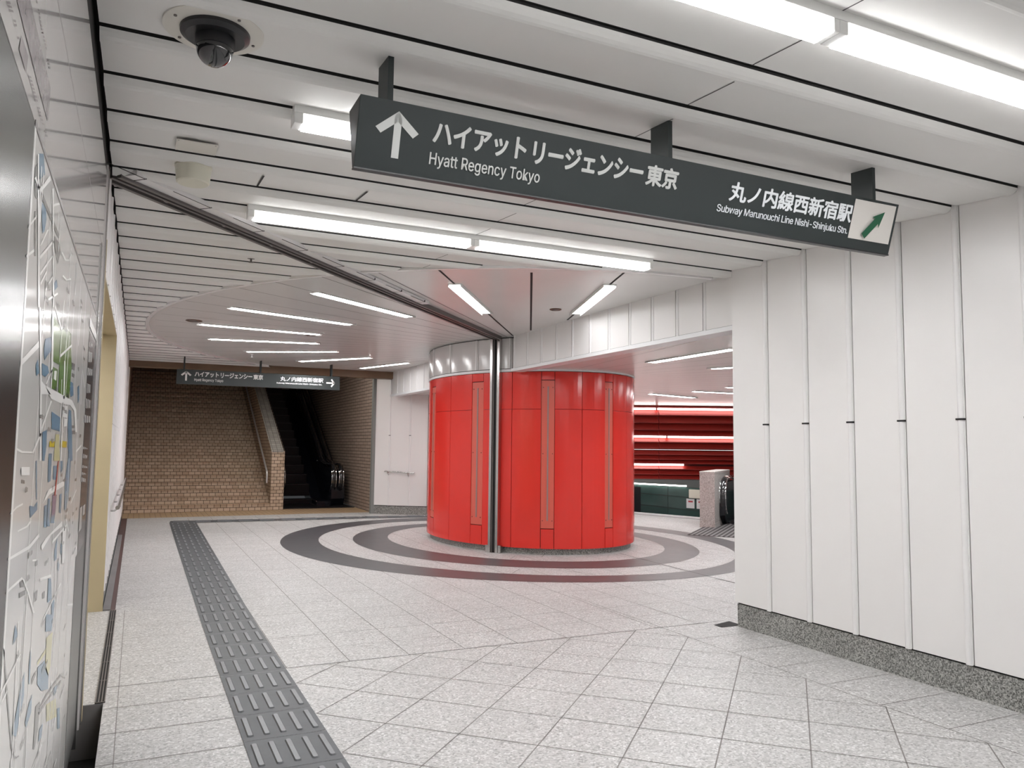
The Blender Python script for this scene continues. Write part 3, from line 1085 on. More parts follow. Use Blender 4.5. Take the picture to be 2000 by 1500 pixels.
# turn towards the side hall behind the column
path = [(.62, 16.20), (2.55, 16.06), (4.25, 16.02), (5.55, 15.83), (6.7, 15.45)]
cum = []
P_ = [Vector(p + (0,)) for p in path]
samples = []
for a, b in zip(P_[:-1], P_[1:]):
    n = max(1, round((b - a).length / .42))
    for i in range(n):
        samples.append((a + (b - a) * (i / n), a + (b - a) * ((i + 1) / n)))
for a, b in samples:
    d = (b - a).normalized()
    n = Vector((-d.y, d.x, 0)) * .215
    tp.face([tuple((a - n).xy) + (.0052,), tuple((b - n).xy) + (.0052,), tuple((b + n).xy) + (.0052,), tuple((a + n).xy) + (.0052,)], 'tact')
    for i in range(5):
        o = n * ((i - 2) / 2.5)
        c = (a + b) / 2 + o
        bar(tp, (c.x, c.y), (d.x, d.y), .0165, .14)
tag(tp.build('tactile_paving'), 'long grey ribbed tactile paving strip set in the pale granite floor', 'tactile paving')

# ---- drain grate at the recess
gr = thing('drain_grate', 'slotted metal drain grate in the floor at the left recess', 'drain grate', (-.128, 6.57, 0))
g = MB()
g.box(-.152, -.104, 5.19, 7.95, .0008, .0016, 'dark')
for x in (-.1535, -.1375, -.1215, -.1055):
    g.box(x, x + .0052, 5.19, 7.95, .001, .008, 'grate')
yy = 5.19
while yy < 7.95:
    g.box(-.1535, -.1, yy, yy + .006, .001, .0075, 'grate')
    yy += .46
g.build('slotted_cover', gr)

# ---- left information wall
MAPD = {'B':[[[1.841,2.09],[1.915,2.115],[1.967,2.086],[1.882,2.048]],[[1.93,2.014],[2.019,2.022],[2.04,2.004],[2.016,1.97],[1.981,1.956]],[[2.285,1.9],[2.343,1.922],[2.379,1.909],[2.308,1.886]],[[2.141,1.719],[2.162,1.743],[2.286,1.763],[2.317,1.733],[2.228,1.71],[2.167,1.692]],[[2.117,1.681],[2.255,1.685],[2.287,1.672],[2.211,1.656],[2.138,1.655]],[[2.002,1.667],[2.034,1.682],[2.078,1.655],[2.023,1.644]],[[2.408,1.578],[2.691,1.569],[2.701,1.528],[2.435,1.532]],[[2.977,1.604],[3.066,1.604],[3.16,1.539],[3.267,1.429],[3.076,1.433],[2.97,1.553]],[[2.953,1.698],[3.088,1.7],[3.142,1.661],[3.012,1.647]],[[3.319,1.701],[3.394,1.713],[3.437,1.661],[3.382,1.643]],[[2.214,1.521],[2.318,1.528],[2.328,1.488],[2.3,1.45],[2.252,1.451]],[[2.405,1.467],[2.488,1.465],[2.485,1.446],[2.402,1.448]],[[2.402,1.448],[2.485,1.446],[2.49,1.39],[2.421,1.39]],[[2.553,1.43],[2.647,1.428],[2.656,1.387],[2.561,1.391]],[[2.757,1.44],[2.849,1.438],[2.866,1.412],[2.8,1.401]],[[2.988,1.378],[3.054,1.434],[3.192,1.431],[3.171,1.299],[3.082,1.27],[3.019,1.271]],[[2.044,1.356],[2.134,1.347],[2.191,1.357],[2.202,1.335],[2.067,1.327]],[[2.11,1.454],[2.131,1.454],[2.185,1.36],[2.163,1.362]],[[2.364,1.333],[2.429,1.331],[2.45,1.269],[2.383,1.276]],[[2.447,1.346],[2.503,1.342],[2.534,1.264],[2.462,1.271]],[[2.559,1.296],[2.686,1.285],[2.67,1.26],[2.559,1.27]],[[2.807,1.335],[2.88,1.334],[2.883,1.272],[2.826,1.277]],[[2.737,1.175],[2.802,1.204],[2.827,1.135],[2.752,1.139]],[[2.948,1.172],[3.017,1.154],[2.996,1.126],[2.95,1.139]],[[2.593,1.112],[2.672,1.1],[2.728,1.032],[2.604,1.042]],[[2.733,1.022],[2.835,1.013],[2.829,0.967],[2.757,0.981]],[[2.886,1.124],[2.949,1.1],[2.931,1.083],[2.867,1.098]],[[2.577,1.016],[2.829,0.967],[2.789,0.926],[2.592,0.965]],[[2.434,0.907],[2.61,0.882],[2.771,0.798],[2.78,0.757],[2.571,0.809],[2.445,0.862]],[[1.983,0.889],[2.081,0.956],[2.134,0.974],[2.153,0.914],[2.096,0.886],[2.043,0.859],[1.977,0.887]],[[2.207,0.838],[2.272,0.863],[2.331,0.868],[2.332,0.823],[2.236,0.817]],[[2.223,0.965],[2.235,1.0],[2.257,0.976],[2.258,0.913],[2.235,0.919]],[[1.919,1.123],[1.971,1.091],[1.912,1.088],[1.898,1.087]],[[3.19,0.578],[3.31,0.546],[3.367,0.456],[3.244,0.492]],[[2.987,0.702],[3.152,0.671],[3.104,0.657],[3.014,0.669]],[[2.576,0.703],[2.673,0.691],[2.651,0.659],[2.567,0.673]]],
'D':[[[1.8,2.048],[1.834,2.068],[1.866,2.054],[1.882,2.031],[1.86,1.999],[1.827,1.995],[1.805,2.014]],[[1.921,2.03],[1.948,2.037],[2.341,2.042],[2.321,2.026],[2.029,2.024],[1.935,2.022]],[[2.231,2.012],[2.368,2.023],[2.407,2.01],[2.346,1.963],[2.245,1.989]],[[1.832,1.967],[1.848,1.971],[1.891,1.886],[1.869,1.882]],[[3.149,1.555],[3.256,1.557],[3.253,1.548],[3.146,1.546]],[[3.186,1.538],[3.321,1.539],[3.321,1.526],[3.195,1.525]],[[2.994,1.763],[3.132,1.77],[3.121,1.746],[3.01,1.742]],[[3.019,1.73],[3.135,1.734],[3.116,1.72],[3.027,1.719]],[[1.873,1.443],[1.99,1.441],[1.993,1.428],[1.874,1.432]],[[1.878,1.421],[1.929,1.417],[1.933,1.41],[1.879,1.414]],[[1.952,1.205],[2.029,1.199],[2.029,1.182],[1.967,1.19]],[[1.955,1.181],[2.07,1.168],[2.056,1.16],[1.957,1.17]],[[2.242,1.132],[2.32,1.127],[2.31,1.103],[2.254,1.108]],[[2.447,1.097],[2.511,1.092],[2.506,1.074],[2.456,1.08]],[[1.759,1.115],[1.784,1.102],[1.861,1.009],[1.839,1.015]],[[1.839,1.015],[1.861,1.009],[1.987,0.856],[1.97,0.86]],[[1.97,0.86],[1.987,0.856],[2.065,0.809],[2.059,0.808]],[[2.059,0.808],[2.065,0.809],[2.12,0.794],[2.126,0.789]],[[2.526,0.775],[2.735,0.757],[2.767,0.742],[2.559,0.76]],[[2.735,0.757],[3.245,0.679],[3.275,0.664],[2.767,0.742]],[[3.245,0.679],[3.519,0.596],[3.495,0.597],[3.275,0.664]],[[2.518,0.767],[2.781,0.728],[2.805,0.716],[2.537,0.754]],[[2.781,0.728],[3.285,0.649],[3.311,0.635],[2.805,0.716]],[[2.439,0.806],[2.543,0.789],[2.541,0.722],[2.478,0.684],[2.437,0.698]],[[2.299,0.912],[2.397,0.911],[2.392,0.9],[2.306,0.897]]],
'W':[[[1.883,2.028],[2.05,2.109],[2.075,2.106],[1.895,2.023]],[[1.815,2.035],[1.795,2.024],[1.877,2.021],[1.892,2.028]],[[1.818,2.082],[1.84,2.089],[2.005,1.796],[1.977,1.791]],[[2.116,2.098],[2.143,2.107],[2.306,1.843],[2.282,1.839]],[[1.94,1.918],[1.974,1.93],[2.092,1.993],[2.062,1.985]],[[1.963,1.895],[2.206,1.989],[2.202,1.995],[1.954,1.9]],[[1.98,1.862],[2.224,1.959],[2.221,1.963],[1.977,1.868]],[[1.999,1.844],[2.111,1.897],[2.09,1.894],[1.993,1.849]],[[2.104,1.849],[2.251,1.912],[2.249,1.917],[2.091,1.852]],[[1.745,1.908],[1.862,1.961],[1.859,1.966],[1.749,1.915]],[[1.748,1.852],[1.862,1.89],[1.852,1.893],[1.743,1.856]],[[2.159,2.067],[2.305,2.112],[2.287,2.112],[2.15,2.07]],[[2.423,2.01],[2.537,2.013],[2.566,2.023],[2.449,2.019]],[[2.537,2.013],[2.684,2.043],[2.67,2.046],[2.566,2.023]],[[2.684,2.043],[2.742,2.076],[2.704,2.071],[2.657,2.043]],[[2.488,1.959],[2.604,1.968],[2.628,1.976],[2.507,1.966]],[[2.604,1.968],[2.774,2.003],[2.753,2.004],[2.628,1.976]],[[2.158,1.834],[2.391,1.891],[2.375,1.893],[2.145,1.837]],[[2.413,1.688],[2.478,1.692],[2.477,1.665],[2.407,1.665]],[[2.692,1.741],[2.736,1.742],[2.779,1.629],[2.73,1.629]],[[2.278,1.823],[2.31,1.827],[2.369,1.706],[2.366,1.635],[2.343,1.634]],[[1.757,1.653],[2.023,1.722],[2.039,1.71],[1.755,1.641]],[[2.001,1.795],[2.027,1.799],[2.129,1.64],[2.107,1.62]],[[2.129,1.64],[2.199,1.635],[2.356,1.621],[2.145,1.61],[2.107,1.62]],[[2.199,1.635],[2.717,1.638],[2.665,1.611],[2.362,1.611]],[[2.717,1.638],[3.085,1.64],[3.008,1.621],[2.665,1.611]],[[3.085,1.64],[3.304,1.616],[3.196,1.609],[3.008,1.621]],[[3.196,1.609],[3.304,1.616],[3.412,1.535],[3.326,1.534]],[[2.357,1.688],[2.372,1.686],[2.243,1.64],[2.219,1.64]],[[2.365,1.606],[2.393,1.604],[2.191,1.523],[2.163,1.525]],[[2.107,1.62],[2.145,1.61],[2.218,1.452],[2.184,1.452]],[[2.714,1.616],[2.745,1.618],[2.793,1.439],[2.757,1.44]],[[2.736,1.609],[2.907,1.613],[2.913,1.575],[2.745,1.574]],[[2.818,1.57],[2.936,1.573],[2.931,1.549],[2.816,1.545]],[[1.76,1.487],[1.859,1.479],[1.853,1.475],[1.762,1.483]],[[1.859,1.479],[2.031,1.476],[2.052,1.472],[1.853,1.475]],[[2.031,1.476],[2.166,1.519],[2.194,1.518],[2.052,1.472]],[[2.354,1.352],[2.446,1.37],[2.468,1.355],[2.316,1.341]],[[2.446,1.37],[2.932,1.372],[2.943,1.355],[2.468,1.355]],[[1.745,1.364],[1.818,1.371],[1.828,1.367],[1.747,1.361]],[[1.818,1.371],[1.916,1.371],[1.918,1.367],[1.828,1.367]],[[1.862,1.32],[2.001,1.316],[2.02,1.311],[1.863,1.317]],[[2.001,1.316],[2.069,1.322],[2.085,1.317],[2.02,1.311]],[[1.748,1.28],[2.069,1.266],[2.086,1.257],[1.75,1.275]],[[2.069,1.266],[2.267,1.273],[2.274,1.263],[2.086,1.257]],[[2.156,1.223],[2.267,1.21],[2.269,1.205],[2.158,1.219]],[[1.752,1.216],[1.787,1.218],[1.8,1.212],[1.756,1.212]],[[1.787,1.218],[1.974,1.211],[1.996,1.204],[1.8,1.212]],[[1.984,1.206],[2.011,1.202],[2.123,1.153],[2.097,1.157]],[[2.097,1.157],[2.123,1.153],[2.267,1.081],[2.236,1.085]],[[2.333,1.234],[2.44,1.241],[2.609,1.235],[2.353,1.219]],[[2.44,1.241],[2.94,1.241],[2.952,1.224],[2.609,1.234]],[[2.354,1.15],[2.664,1.114],[2.669,1.106],[2.358,1.141]],[[2.977,1.215],[3.13,1.2],[3.125,1.082],[3.036,1.094]],[[1.858,1.447],[1.996,1.443],[2.001,1.425],[1.866,1.43]],[[1.762,1.032],[2.026,1.04],[2.037,1.035],[1.765,1.024]],[[1.77,1.011],[1.846,1.013],[1.851,1.007],[1.773,1.005]]],
'G':[[[2.318,1.823],[2.499,1.818],[2.547,1.716],[2.372,1.709]],[[2.505,1.807],[2.691,1.841],[2.888,1.847],[2.988,1.742],[2.953,1.637],[2.754,1.637],[2.564,1.639],[2.552,1.734]],[[2.367,1.695],[2.511,1.699],[2.516,1.64],[2.373,1.638]]],
'Y':[[[2.399,1.499],[2.541,1.499],[2.536,1.483],[2.395,1.484]],[[2.736,1.501],[2.966,1.499],[2.959,1.479],[2.73,1.482]]],
'P':[[[2.559,1.519],[2.671,1.52],[2.739,1.44],[2.544,1.445]],[[2.634,0.939],[2.828,0.915],[2.823,0.815],[2.754,0.802],[2.658,0.845]],[[2.413,0.925],[2.636,0.91],[2.629,0.897],[2.423,0.915]],[[2.757,0.718],[3.097,0.639],[3.188,0.551],[2.791,0.658]]],
'R':[[[2.671,1.442],[2.698,1.441],[2.652,1.341],[2.614,1.344]]],
'U':[[[2.571,1.349],[2.7,1.341],[2.686,1.285],[2.577,1.288]]],
'H':[[[1.458,2.217],[1.598,2.292],[1.971,2.284],[1.962,2.203],[1.829,2.203]],[[1.526,2.191],[1.615,2.195],[1.604,2.158],[1.509,2.158]],[[1.361,2.165],[1.396,2.182],[1.404,2.182],[1.369,2.165]],[[1.374,2.165],[1.41,2.182],[1.419,2.183],[1.383,2.166]],[[1.388,2.166],[1.425,2.183],[1.434,2.184],[1.397,2.166]],[[1.433,2.172],[1.457,2.183],[1.464,2.182],[1.439,2.171]],[[1.444,2.17],[1.468,2.182],[1.475,2.181],[1.451,2.169]],[[1.478,2.165],[1.504,2.177],[1.511,2.176],[1.485,2.164]],[[1.632,2.166],[1.664,2.178],[1.674,2.178],[1.641,2.165]],[[1.648,2.165],[1.68,2.178],[1.691,2.178],[1.658,2.165]],[[1.664,2.165],[1.698,2.178],[1.708,2.177],[1.674,2.164]],[[1.681,2.164],[1.715,2.177],[1.726,2.177],[1.691,2.164]],[[1.698,2.164],[1.733,2.177],[1.744,2.177],[1.709,2.164]],[[1.716,2.163],[1.751,2.177],[1.763,2.177],[1.727,2.163]],[[1.734,2.163],[1.77,2.176],[1.782,2.176],[1.745,2.163]],[[1.771,2.162],[1.809,2.176],[1.821,2.176],[1.782,2.162]],[[1.79,2.162],[1.829,2.175],[1.841,2.175],[1.802,2.161]],[[1.81,2.161],[1.849,2.175],[1.862,2.175],[1.822,2.161]],[[1.83,2.161],[1.87,2.175],[1.883,2.174],[1.842,2.16]],[[1.85,2.16],[1.892,2.174],[1.905,2.174],[1.863,2.16]],[[1.892,2.159],[1.936,2.174],[1.95,2.173],[1.906,2.159]],[[1.914,2.158],[1.959,2.173],[1.973,2.173],[1.928,2.158]],[[1.668,2.328],[1.687,2.337],[1.695,2.336],[1.676,2.327]],[[1.695,2.326],[1.714,2.335],[1.722,2.335],[1.702,2.325]],[[1.708,2.325],[1.727,2.334],[1.736,2.334],[1.716,2.325]],[[1.721,2.324],[1.741,2.334],[1.75,2.333],[1.73,2.324]],[[1.735,2.323],[1.755,2.333],[1.764,2.332],[1.743,2.323]],[[1.749,2.322],[1.77,2.332],[1.778,2.331],[1.758,2.322]],[[1.763,2.321],[1.784,2.331],[1.793,2.331],[1.772,2.321]],[[1.778,2.321],[1.799,2.33],[1.808,2.33],[1.787,2.32]],[[1.792,2.32],[1.814,2.329],[1.823,2.329],[1.801,2.319]],[[1.807,2.319],[1.829,2.328],[1.839,2.328],[1.816,2.318]],[[1.823,2.318],[1.845,2.328],[1.855,2.327],[1.832,2.317]],[[1.838,2.317],[1.861,2.327],[1.871,2.326],[1.847,2.316]],[[1.886,2.313],[1.91,2.324],[1.92,2.323],[1.896,2.313]],[[1.903,2.312],[1.927,2.323],[1.937,2.322],[1.913,2.312]],[[1.919,2.311],[1.944,2.322],[1.955,2.321],[1.93,2.311]]],
'L':[[[3.846,1.931],[3.921,1.937],[3.917,1.916],[3.841,1.911]],[[3.947,1.94],[4.026,1.946],[4.019,1.927],[3.939,1.922]],[[4.053,1.949],[4.137,1.956],[4.126,1.939],[4.042,1.934]],[[3.846,1.89],[3.917,1.896],[3.937,1.85],[3.864,1.846]],[[3.941,1.898],[4.016,1.903],[4.034,1.858],[3.958,1.855]],[[4.041,1.905],[4.12,1.911],[4.137,1.868],[4.056,1.864]],[[3.836,1.818],[3.933,1.824],[3.941,1.79],[3.843,1.786]],[[3.966,1.826],[4.07,1.833],[4.076,1.801],[3.971,1.796]],[[4.106,1.835],[4.217,1.842],[4.221,1.812],[4.108,1.807]],[[3.838,1.751],[3.912,1.754],[3.928,1.712],[3.852,1.711]],[[3.937,1.755],[4.016,1.758],[4.03,1.718],[3.95,1.717]],[[4.042,1.76],[4.125,1.763],[4.137,1.724],[4.053,1.723]],[[3.825,1.684],[3.917,1.687],[3.933,1.644],[3.839,1.644]],[[3.948,1.688],[4.047,1.69],[4.061,1.649],[3.961,1.649]],[[4.08,1.691],[4.186,1.694],[4.199,1.655],[4.091,1.654]],[[3.816,1.614],[3.926,1.615],[3.934,1.581],[3.822,1.582]],[[3.964,1.615],[4.083,1.617],[4.089,1.584],[3.968,1.585]],[[4.124,1.618],[4.253,1.619],[4.257,1.588],[4.126,1.589]],[[3.836,1.478],[3.919,1.475],[3.907,1.464],[3.823,1.468]],[[3.947,1.475],[4.035,1.472],[4.02,1.463],[3.931,1.468]],[[4.065,1.471],[4.159,1.468],[4.14,1.462],[4.046,1.467]],[[3.849,1.447],[3.932,1.444],[3.928,1.424],[3.844,1.429]],[[3.961,1.443],[4.049,1.439],[4.043,1.421],[3.953,1.427]],[[4.08,1.438],[4.174,1.435],[4.164,1.419],[4.069,1.425]],[[3.849,1.399],[3.945,1.394],[3.935,1.381],[3.838,1.387]],[[3.978,1.393],[4.082,1.388],[4.068,1.377],[3.964,1.384]],[[4.117,1.386],[4.228,1.381],[4.211,1.373],[4.099,1.38]],[[3.84,1.369],[3.923,1.364],[3.911,1.353],[3.828,1.359]],[[3.952,1.362],[4.04,1.357],[4.024,1.349],[3.936,1.355]],[[4.07,1.355],[4.163,1.349],[4.144,1.344],[4.05,1.351]],[[3.824,1.347],[3.907,1.342],[3.903,1.322],[3.819,1.329]],[[3.935,1.34],[4.022,1.334],[4.015,1.317],[3.927,1.325]],[[4.052,1.333],[4.144,1.327],[4.134,1.311],[4.041,1.319]],[[3.822,2.037],[4.437,2.036],[4.423,2.0],[3.82,1.999]],[[3.834,1.217],[4.009,1.213],[4.024,1.112],[3.834,1.113]],[[4.048,1.21],[4.219,1.207],[4.222,1.159],[4.051,1.164]]]}
bd = thing('map_board', 'tall glossy street map board on the left wall with dark legend strip', 'map', (XW, 3.0, 0))
def yzface(mb, pts, m, lift):
    mb.face([(XW + lift, a, b) for a, b in pts], m)
b = MB()
b.box(XW - .012, XW, 1.762, 4.40, .10, 2.128, 'map')
b.box(XW - .0115, XW + .0008, 1.762, 1.785, .10, 2.122, 'mapW')
b.box(XW - .01, XW + .0015, 1.762, 4.42, 2.120, 2.132, 'dsteel')
for kx, mt, lf in (('D', 'mapD', .0008), ('B', 'mapB', .0010), ('G', 'mapG', .0011), ('P', 'mapP', .0010), ('Y', 'mapY', .0012), ('U', 'mapU', .0012), ('W', 'mapW', .0016), ('R', 'mapR', .0020)):
    for p in MAPD[kx]:
        yzface(b, p, mt, lf)
# fine street lines and small place marks
rg = random.Random(11)
def stroke(y0, z0, y1, z1, w, m, lf):
    d = Vector((y1 - y0, z1 - z0))
    if d.length < 1e-4:
        return
    n = Vector((-d.y, d.x)).normalized() * (w / 2)
    yzface(b, [(y0 - n.x, z0 - n.y), (y1 - n.x, z1 - n.y), (y1 + n.x, z1 + n.y), (y0 + n.x, z0 + n.y)], m, lf)
for i in range(46):
    y0, z0 = rg.uniform(1.85, 3.6), rg.uniform(.2, 2.0)
    ln = rg.uniform(.15, .55)
    if rg.random() < .5:
        stroke(y0, z0, min(3.72, y0 + ln), z0 + rg.uniform(-.08, .08), .008, 'mapW', .0013)
    else:
        stroke(y0, z0, y0 + rg.uniform(-.05, .05), min(2.08, z0 + ln * .6), .014, 'mapW', .0013)
for y0 in (2.02, 2.2, 2.62, 2.86, 3.1, 3.42):
    stroke(y0, .14, y0 + .10, 2.09, .010, 'mapW', .0007)
for i in range(90):
    y0, z0 = rg.uniform(1.9, 3.68), rg.uniform(.2, 2.03)
    for k in range(rg.randint(2, 5)):
        stroke(y0 + k * .020, z0, y0 + k * .020 + .012, z0 + rg.uniform(-.002, .002), rg.uniform(.008, .014), 'mapD', .0018)
b.build('map_panel', bd, label='white street map with blue, green and yellow areas')
lg = MB()
lg.box(XW - .01, XW + .0012, 3.86, 4.405, 1.02, 1.98, 'legend')
lg.box(XW - .01, XW + .0010, 3.76, 4.405, .10, 1.02, 'bsteel')
for p in MAPD['L']:
    yzface(lg, p, 'mapL', .0022)
lg.build('legend_panel', bd, label='dark legend strip with pale print')
fr = MB()
fr.box(XW - .03, XW + .006, 4.42, 4.46, .02, 2.5, 'steel')
fr.box(XW - .03, XW + .003, 4.475, 4.53, .02, 2.52, 'glossw')
fr.build('frame', bd, label='thin metal frame')
ed = thing('wall_end_post', 'tall beige and metal edge post between the map and the recess', 'post', (XW, 4.85, 0))
e = MB()
e.box(XW - .05, XW + .004, 4.70, 4.78, .02, 3.0, 'glossw')
e.box(XW - .05, XW + .008, 4.79, 4.82, .02, 3.02, 'steel')
e.build('metal_strip', ed)
e = MB()
e.box(XW - .06, XW + .010, 4.835, 4.875, .02, 2.62, 'beige')
e.build('beige_edge', ed)
hp = MB()
for p in MAPD['H']:
    yzface(hp, p, 'mapH', .0010)
tag(hp.build('header_print'), 'grey printed marks on the glossy panel above the street map', 'print')
sp = MB()
sp.box(XW - .012, XW + .0005, YB, 1.758, .10, 2.124, 'bsteel')
tag(sp.build('steel_panel', bevel=.001), 'brushed dark steel wall panel at the left edge beside the map', 'panel')

# ---- ceiling devices
dm = thing('dome_camera', 'black dome security camera in the slatted ceiling at top left', 'security camera', (.197, 3.035, 3.04))
b = MB()
b.lathe((.192, 3.032, 3.034), [(.178, .012), (.178, .001), (.172, -.001), (.10, -.001)], 'plate', 48)
b.build('cover_plate', dm, smooth=True, label='cream round ceiling plate')
for u in (15, 140, 205, 300):
    s = MB()
    s.lathe((.192 + .15 * cos(radians(u)), 3.032 + .15 * sin(radians(u)), 3.031), [(.006, .004), (.006, -.002)], 'dsteel', 8)
    s.build('screw', dm)
b = MB()
b.lathe((.197, 3.035, 3.03), [(.125, .006), (.123, -.010), (.105, -.022), (.070, -.020), (.068, -.058), (.0645, -.06)], 'black', 48)
b.build('housing', dm, smooth=True)
b = MB()
b.lathe((.197, 3.035, 2.972), [(.066 * cos(radians(a)), -.066 * sin(radians(a)) - .004) for a in range(0, 90, 8)], 'glass', 40)
b.build('dome', dm, smooth=True, label='smoked glossy dome')
cy_ = thing('ceiling_horn', 'cream round cylinder unit hanging under the ceiling near the dark track', 'speaker', (.216, 4.62, 3.02))
b = MB()
b.lathe((.216, 4.62, 3.036), [(.095, .02), (.098, 0), (.098, -.010), (.095, -.012), (.087, -.092), (.080, -.098), (.02, -.10)], 'cream', 40)
b.build('body', cy_, smooth=True)
pt = thing('access_plate', 'small rectangular cream ceiling plate above the round cylinder', 'ceiling plate', (.208, 4.29, 3.03))
b = MB()
b.obox((.112, 4.192, 3.0255), (.196, 0, 0), (0, .20, .0145), (0, 0, -.004), 'plate')
b.build('cover', pt)
for sx, sy in ((.122, 4.205), (.298, 4.205), (.122, 4.38), (.298, 4.38)):
    s = MB()
    s.lathe((sx, sy, 3.024 + (sy - 4.19) * .075), [(.004, .004), (.004, -.003)], 'dsteel', 8)
    s.build('screw', pt)
for x, y, r, lb, nm in ((.589, 10.739, .10, 'bronze round ceiling grille beside the left lights of the round ceiling', 'rust'), (2.178, 11.30, .085, 'small bronze ceiling grille between the fanned lights', 'rust'),
                        (4.233, 7.757, .068, 'bronze oval ceiling grille above the red column by the white header', 'rust'), (4.36, 14.85, .085, 'grey ceiling grille by the farthest fan light', 'dsteel')):
    o = thing('ceiling_grille', lb, 'grille', (x, y, ZC), 'round ceiling grilles')
    b = MB()
    b.lathe((x, y, ZC - .001), [(r, .002), (r, -.008), (r * .82, -.010), (r * .8, -.004), (.01, -.004)], nm, 32)
    b.build('rim', o, smooth=True)
    b = MB()
    b.lathe((x, y, ZC - .006), [(r * .55, .004), (r * .5, -.004), (.005, -.005)], 'dsteel' if nm == 'rust' else 'rust', 24)
    b.build('disc', o, smooth=True)
sp_ = thing('sprinkler', 'tiny sprinkler head in the slatted ceiling left of the round field', 'sprinkler', (.796, 6.80, 3.03))
b = MB()
b.lathe((.796, 6.80, 3.05), [(.03, .01), (.03, -.004), (.008, -.006), (.008, -.03), (.022, -.032), (.022, -.036)], 'dsteel', 16)
b.build('head', sp_, smooth=True)
sp_ = thing('sprinkler', 'small sprinkler head on the round ceiling just left of the far sign hanger', 'sprinkler', (1.75, 14.3, 3.04))
b = MB()
b.lathe((1.75, 14.3, ZC), [(.03, .01), (.03, -.004), (.010, -.006), (.010, -.05), (.026, -.052), (.026, -.058)], 'lip', 16)
b.build('head', sp_, smooth=True)

# ---- handrails on the walls
def handrail(p, q, out, label, ends, nb, r=.017):
    p, q, out = Vector(p), Vector(q), Vector(out)
    o = thing('handrail', label, 'handrail', tuple((p + q) / 2))
    b = MB()
    d = (q - p).normalized()
    b.tube([p - out * .0, p, q, q], r, 'steel', 12) if False else b.tube([p, p.lerp(q, .5), q], r, 'steel', 12)
    b.build('rail', o, smooth=True)
    for i in range(nb):
        c = p.lerp(q, (i + .5) / nb) if nb > 2 else p.lerp(q, .12 + .66 * i)
        k = MB()
        k.tube([c - Vector((0, 0, .012)), c + Vector((0, 0, -.05)), c - out * .5 + Vector((0, 0, -.075)), c - out * .96 + Vector((0, 0, -.075))], .009, 'steel', 8)
        k.lathe(tuple(c - Vector((0, 0, .028))), [(.016, -.012), (.016, .012)], 'steel', 10)
        k.build('bracket', o, smooth=True)
    return o
handrail((XW + .075, 8.05, .90), (XW + .075, 14.4, .90), (.075, 0, 0), 'long steel handrail on the left wall beyond the beige recess', 1, 5, .019)
d1 = (J2 - J1).normalized()
nn_ = Vector((-d1.y, d1.x, 0))
if nn_.y > 0:
    nn_ = -nn_
h0 = J1 - d1 * .10 + nn_ * .07
h1 = J2 + d1 * .12 + nn_ * .07
handrail((h0.x, h0.y, .93), (h1.x, h1.y, .90), tuple(nn_ * .07), 'short dark handrail on the far white wall left of the red column', 1, 2, .016)

# ---- staircase, parapet
st = thing('staircase', 'wide brown brick tiled staircase rising under the far sign', 'staircase', (1.3, 18.46, 0))
YS0, RI_, TR = 18.46, .149, .30
for i in range(24):
    s = MB()
    y0 = YS0 + TR * i
    s.box(XW + .001, 2.775, y0, y0 + TR + .02, RI_ * i if i < 2 else RI_ * (i - 1), RI_ * (i + 1) - .012, 'brick')
    s.box(XW + .001, 2.775, y0 - .018, y0 + TR + .02, RI_ * (i + 1) - .012, RI_ * (i + 1), 'tread')
    s.build('step', st)
pw = MB()
SL = RI_ / TR
pw.v = []
y1 = 25.9
zt0, zt1 = 1.33, 1.33 + SL * (y1 - 18.5)
xa, xb = 2.777, 3.062
pw.face([(xa, 18.48, 0), (xb, 18.48, 0), (xb, 18.48, zt0), (xa, 18.48, zt0)], 'brick')
pw.face([(xa, y1, 0), (xa, 18.48, 0), (xa, 18.48, zt0), (xa, y1, zt1)], 'brick')
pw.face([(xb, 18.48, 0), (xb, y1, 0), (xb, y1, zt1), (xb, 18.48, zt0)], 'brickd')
pw.face([(xa - .012, 18.47, zt0), (xb - .03, 18.47, zt0), (xb - .03, y1, zt1 + .02), (xa - .012, y1, zt1 + .02)], 'cap')
pw.face([(xa - .012, 18.47, zt0 - .03), (xb - .03, 18.47, zt0 - .03), (xb - .03, 18.47, zt0), (xa - .012, 18.47, zt0)], 'cap')
tag(pw.build('stair_parapet'), 'brick tiled parapet with pale sloping top between the stairs and the escalator', 'parapet')
hr = thing('stair_handrail', 'thin steel handrail sloping up beside the brown brick stairs', 'handrail', (2.70, 18.6, .85))
b = MB()
x = 2.705
b.tube([(x, 18.62, .60), (x, 18.62, .80), (x, 18.66, .86), (x, 18.80, .93), (x, 25.6, .93 + SL * 6.8)], .022, 'satin', 10)
b.build('rail', hr, smooth=True)
for y in (18.85, 20.4, 22.0, 23.6):
    b = MB()
    z = .93 + SL * (y - 18.8)
    b.tube([(x, y, z - .01), (x, y, z - .06), (2.774, y, z - .06)], .010, 'steel', 8)
    b.build('bracket', hr, smooth=True)

